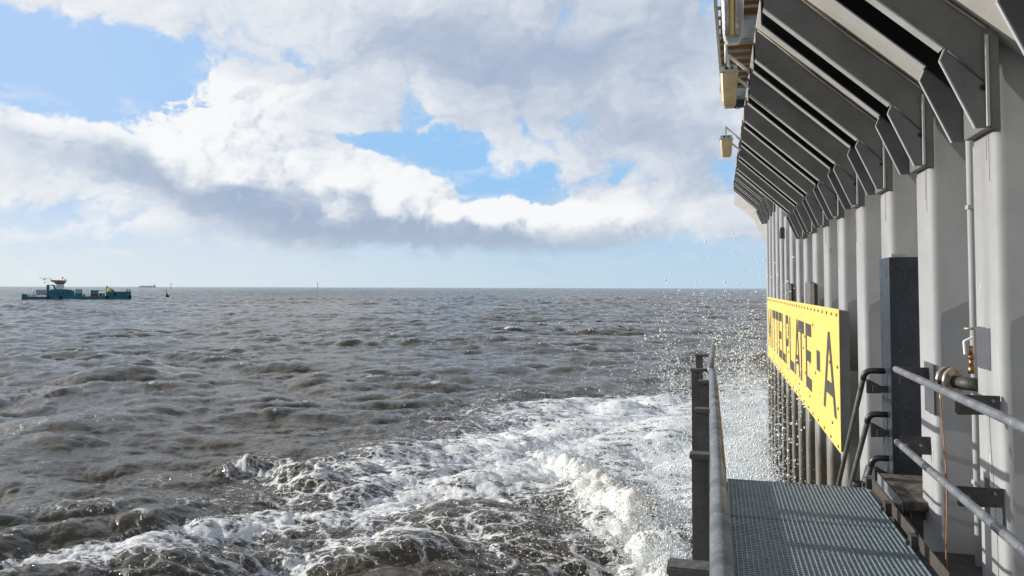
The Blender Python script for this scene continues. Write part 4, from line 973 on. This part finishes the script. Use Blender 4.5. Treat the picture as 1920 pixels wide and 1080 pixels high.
# buoy, markers and a ship on the horizon
BUOY = empty('channel_buoy', (-316.5, 375.1, 0), 'tall leaning red buoy floating to the right of the teal work boat', 'buoy')
MB().tube([(-1.2, 0, -.2), (0, 0, .35), (1.6, 0, .55), (1.9, 0, -.2)], [.5, .9, .9, .4], 10).build('float', M['black'], BUOY)
MB().tube([(.3, 0, .7), (-.2, 0, 2.4), (-.7, 0, 4.6)], [.75, .5, .18], 10).build('tower', M['buoy_red'], BUOY)
MB().tube([(-.7, 0, 4.6), (-.85, 0, 5.2)], .3, 8).build('top_mark', M['black'], BUOY)
MB().tube([(.1, -.5, 1.8), (-.2, -.4, 3.0)], .4, 8).build('band', M['glint_and_band'], BUOY)
BUOY.scale = (.8, .8, .85)
def marker(px, dist, h, label):
    d = R(px); t = empty('beacon_pole', (math.sin(d)*dist, math.cos(d)*dist, 0), label, 'beacon')
    MB().tube([(0, 0, -2), (0, 0, h)], .6, 8).build('pole', M['iron'], t)
    MB().tube([(0, 0, h*.72), (0, 0, h*.95)], [1.6, .8], 8).build('top_mark', M['iron'], t)
marker(-39.9, 2600, 16, 'thin dark beacon pole on the horizon above the leaning buoy')
marker(-29.95, 2600, 22, 'thin dark beacon pole standing alone on the horizon in mid sea')
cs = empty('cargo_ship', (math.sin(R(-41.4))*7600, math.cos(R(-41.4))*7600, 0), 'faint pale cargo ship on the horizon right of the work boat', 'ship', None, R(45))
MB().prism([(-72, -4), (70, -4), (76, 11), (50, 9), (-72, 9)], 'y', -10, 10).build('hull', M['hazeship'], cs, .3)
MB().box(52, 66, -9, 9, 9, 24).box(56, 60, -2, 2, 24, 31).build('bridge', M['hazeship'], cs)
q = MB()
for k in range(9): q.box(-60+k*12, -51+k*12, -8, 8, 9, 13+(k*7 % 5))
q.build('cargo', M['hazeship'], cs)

# ------------------------------------------------------------------ spray in the air
def spray():
    g = np.random.default_rng(5)
    P = []; Rr = []
    def put(n, cx, cy, sx, sy, z0, zs, zmax, rm):
        x = g.normal(cx, sx, n); y = g.normal(cy, sy, n)
        z = z0+g.exponential(zs, n)
        k = (z < zmax) & (x < 1.35) & (y > 8.5)
        k &= ~((x > .9) & (z > 7.0))
        P.append(np.stack([x, y, z], 1)[k]); Rr.append(rm*np.exp(g.normal(0, .68, n))[k])
    def cluster(m, n, bx, by, bz, sp, rm):
        for _ in range(m):
            c = np.array([g.uniform(*bx), g.uniform(*by), 0]); c[2] = bz[0]+min(g.exponential(bz[1]), bz[2]); q = g.integers(n//3, n)
            dirn = np.array([g.normal(0, .35), g.normal(0, .5), 1.0]); t_ = g.normal(0, sp*1.6, (q, 1))
            p = c+dirn*t_+g.normal(0, sp*.35, (q, 3)); k = (p[:, 0] < 1.35) & (p[:, 2] > .1) & (p[:, 2] < 7.2) & (p[:, 1] > 8.5) & ~((p[:, 0] > .9) & (p[:, 2] > 7.0))
            P.append(p[k]); Rr.append((rm*np.exp(g.normal(0, .6, q)))[k])
    put(9000, .2, 20, 1.1, 4.0, .2, 2.2, 7.1, .0065)
    put(26000, .7, 19, .55, 4.5, .0, 1.5, 6.3, .0048)
    put(14000, .2, 21, 1.2, 4.0, .0, .9, 5.5, .0055)
    put(9000, -3.0, 21, 2.8, 4.0, .2, .8, 5.0, .0055)
    put(2500, -2.0, 18.3, 1.2, 2.0, .2, .5, 2.6, .008)
    put(1200, -1.0, 26, 2.0, 4.5, .2, 2.6, 7.0, .008)
    # droplets thrown off the breaking crest
    sN = 16000; tt = g.uniform(.25, 1, sN)*(len(RIDGE)-1); ii = np.minimum(tt.astype(int), len(RIDGE)-2); fr = tt-ii; RA = np.array(RIDGE)
    xy = RA[ii]*(1-fr[:, None])+RA[ii+1]*fr[:, None]+g.normal(0, .38, (sN, 2))
    P.append(np.column_stack([xy, .15+g.exponential(.22, sN)])); Rr.append(.006*np.exp(g.normal(0, .55, sN)))
    put(3500, .1, 21, .9, 3.5, 2.8, 1.1, 6.7, .0042)
    put(30000, 1.0, 20, .35, 5.0, .0, 1.1, 5.0, .0048)
    put(16000, .6, 24, .6, 4.0, .0, .8, 4.0, .006)
    cluster(120, 130, (-1.6, 1.2), (14, 26), (.3, 1.6, 5.4), .28, .0065)
    cluster(60, 160, (.5, 1.3), (12, 24), (.2, 1.2, 4.0), .30, .007)
    P = np.concatenate(P); Rr = np.clip(np.concatenate(Rr), .002, .019)
    t = (1+5**.5)/2
    ico = np.array([(-1, t, 0), (1, t, 0), (-1, -t, 0), (1, -t, 0), (0, -1, t), (0, 1, t), (0, -1, -t), (0, 1, -t), (t, 0, -1), (t, 0, 1), (-t, 0, -1), (-t, 0, 1)])/math.hypot(1, t)
    fi = np.array([(0, 11, 5), (0, 5, 1), (0, 1, 7), (0, 7, 10), (0, 10, 11), (1, 5, 9), (5, 11, 4), (11, 10, 2), (10, 7, 6), (7, 1, 8), (3, 9, 4), (3, 4, 2), (3, 2, 6), (3, 6, 8), (3, 8, 9), (4, 9, 5), (2, 4, 11), (6, 2, 10), (8, 6, 7), (9, 8, 1)])
    n = len(P)
    sc3 = g.uniform(.65, 1.5, (n, 1, 3))*Rr[:, None, None]
    co = P[:, None, :]+ico[None]*sc3*(1+g.uniform(-.2, .2, (n, 12, 1)))
    fc = fi[None]+(np.arange(n)*12)[:, None, None]
    me = bpy.data.meshes.new('spray'); me.vertices.add(n*12); me.vertices.foreach_set('co', co.astype(np.float32).ravel())
    q = fc.reshape(-1, 3); me.loops.add(q.size); me.loops.foreach_set('vertex_index', q.ravel().astype(np.int32))
    me.polygons.add(len(q)); me.polygons.foreach_set('loop_start', (np.arange(len(q))*3).astype(np.int32)); me.polygons.foreach_set('loop_total', np.full(len(q), 3, np.int32))
    me.update(calc_edges=True); me.polygons.foreach_set('use_smooth', np.ones(len(q), bool))
    m, nt, N, L, b = mat_base('spray_drops'); b.inputs['Base Color'].default_value = (.88, .95, 1, 1); b.inputs['Roughness'].default_value = .45
    
    me.materials.append(m)
    o = bpy.data.objects.new('spray', me); col.objects.link(o)
    tag(o, 'white drops of sea spray flying up in front of the platform wall', 'spray', None, 'stuff')
spray()

# give every loose piece of a mesh an object of its own
def split_loose():
    skip = {'grating', 'letter', 'sea', 'spray', 'panel', 'sheet_pile', 'tread_grid', 'cable_loop'}
    users = {}
    for o in list(bpy.data.objects):
        if o.type == 'MESH' and o.name.split('.')[0] not in skip: users.setdefault(o.data, []).append(o)
    for me, obs in users.items():
        n = len(me.vertices)
        if n > 4000: continue
        par = list(range(n))
        def find(a):
            while par[a] != a: par[a] = par[par[a]]; a = par[a]
            return a
        for e in me.edges: par[find(e.vertices[0])] = find(e.vertices[1])
        isl = {}
        for i in range(n): isl.setdefault(find(i), []).append(i)
        if len(isl) < 2: continue
        isl = list(isl.values()); bb = []
        for g in isl:
            P = [me.vertices[i].co for i in g]
            bb.append(([min(p[k] for p in P)-.006 for k in range(3)], [max(p[k] for p in P)+.006 for k in range(3)]))
        q = list(range(len(isl)))
        def f2(a):
            while q[a] != a: a = q[a]
            return a
        for a in range(len(isl)):
            for b in range(a):
                if all(bb[a][0][k] <= bb[b][1][k] and bb[b][0][k] <= bb[a][1][k] for k in range(3)): q[f2(a)] = f2(b)
        cl = {}
        for a in range(len(isl)): cl.setdefault(f2(a), set()).update(isl[a])
        if len(cl) < 2: continue
        metas = []
        for vs in cl.values():
            bm = bmesh.new(); bm.from_mesh(me); bm.verts.ensure_lookup_table()
            bmesh.ops.delete(bm, geom=[v for v in bm.verts if v.index not in vs], context='VERTS')
            m2 = bpy.data.meshes.new(me.name); bm.to_mesh(m2); bm.free()
            if not len(m2.materials):
                for mt in me.materials: m2.materials.append(mt)
            metas.append(m2)
        for o in obs:
            for m2 in metas[1:]:
                c = o.copy(); c.data = m2; col.objects.link(c)
            o.data = metas[0]
split_loose()
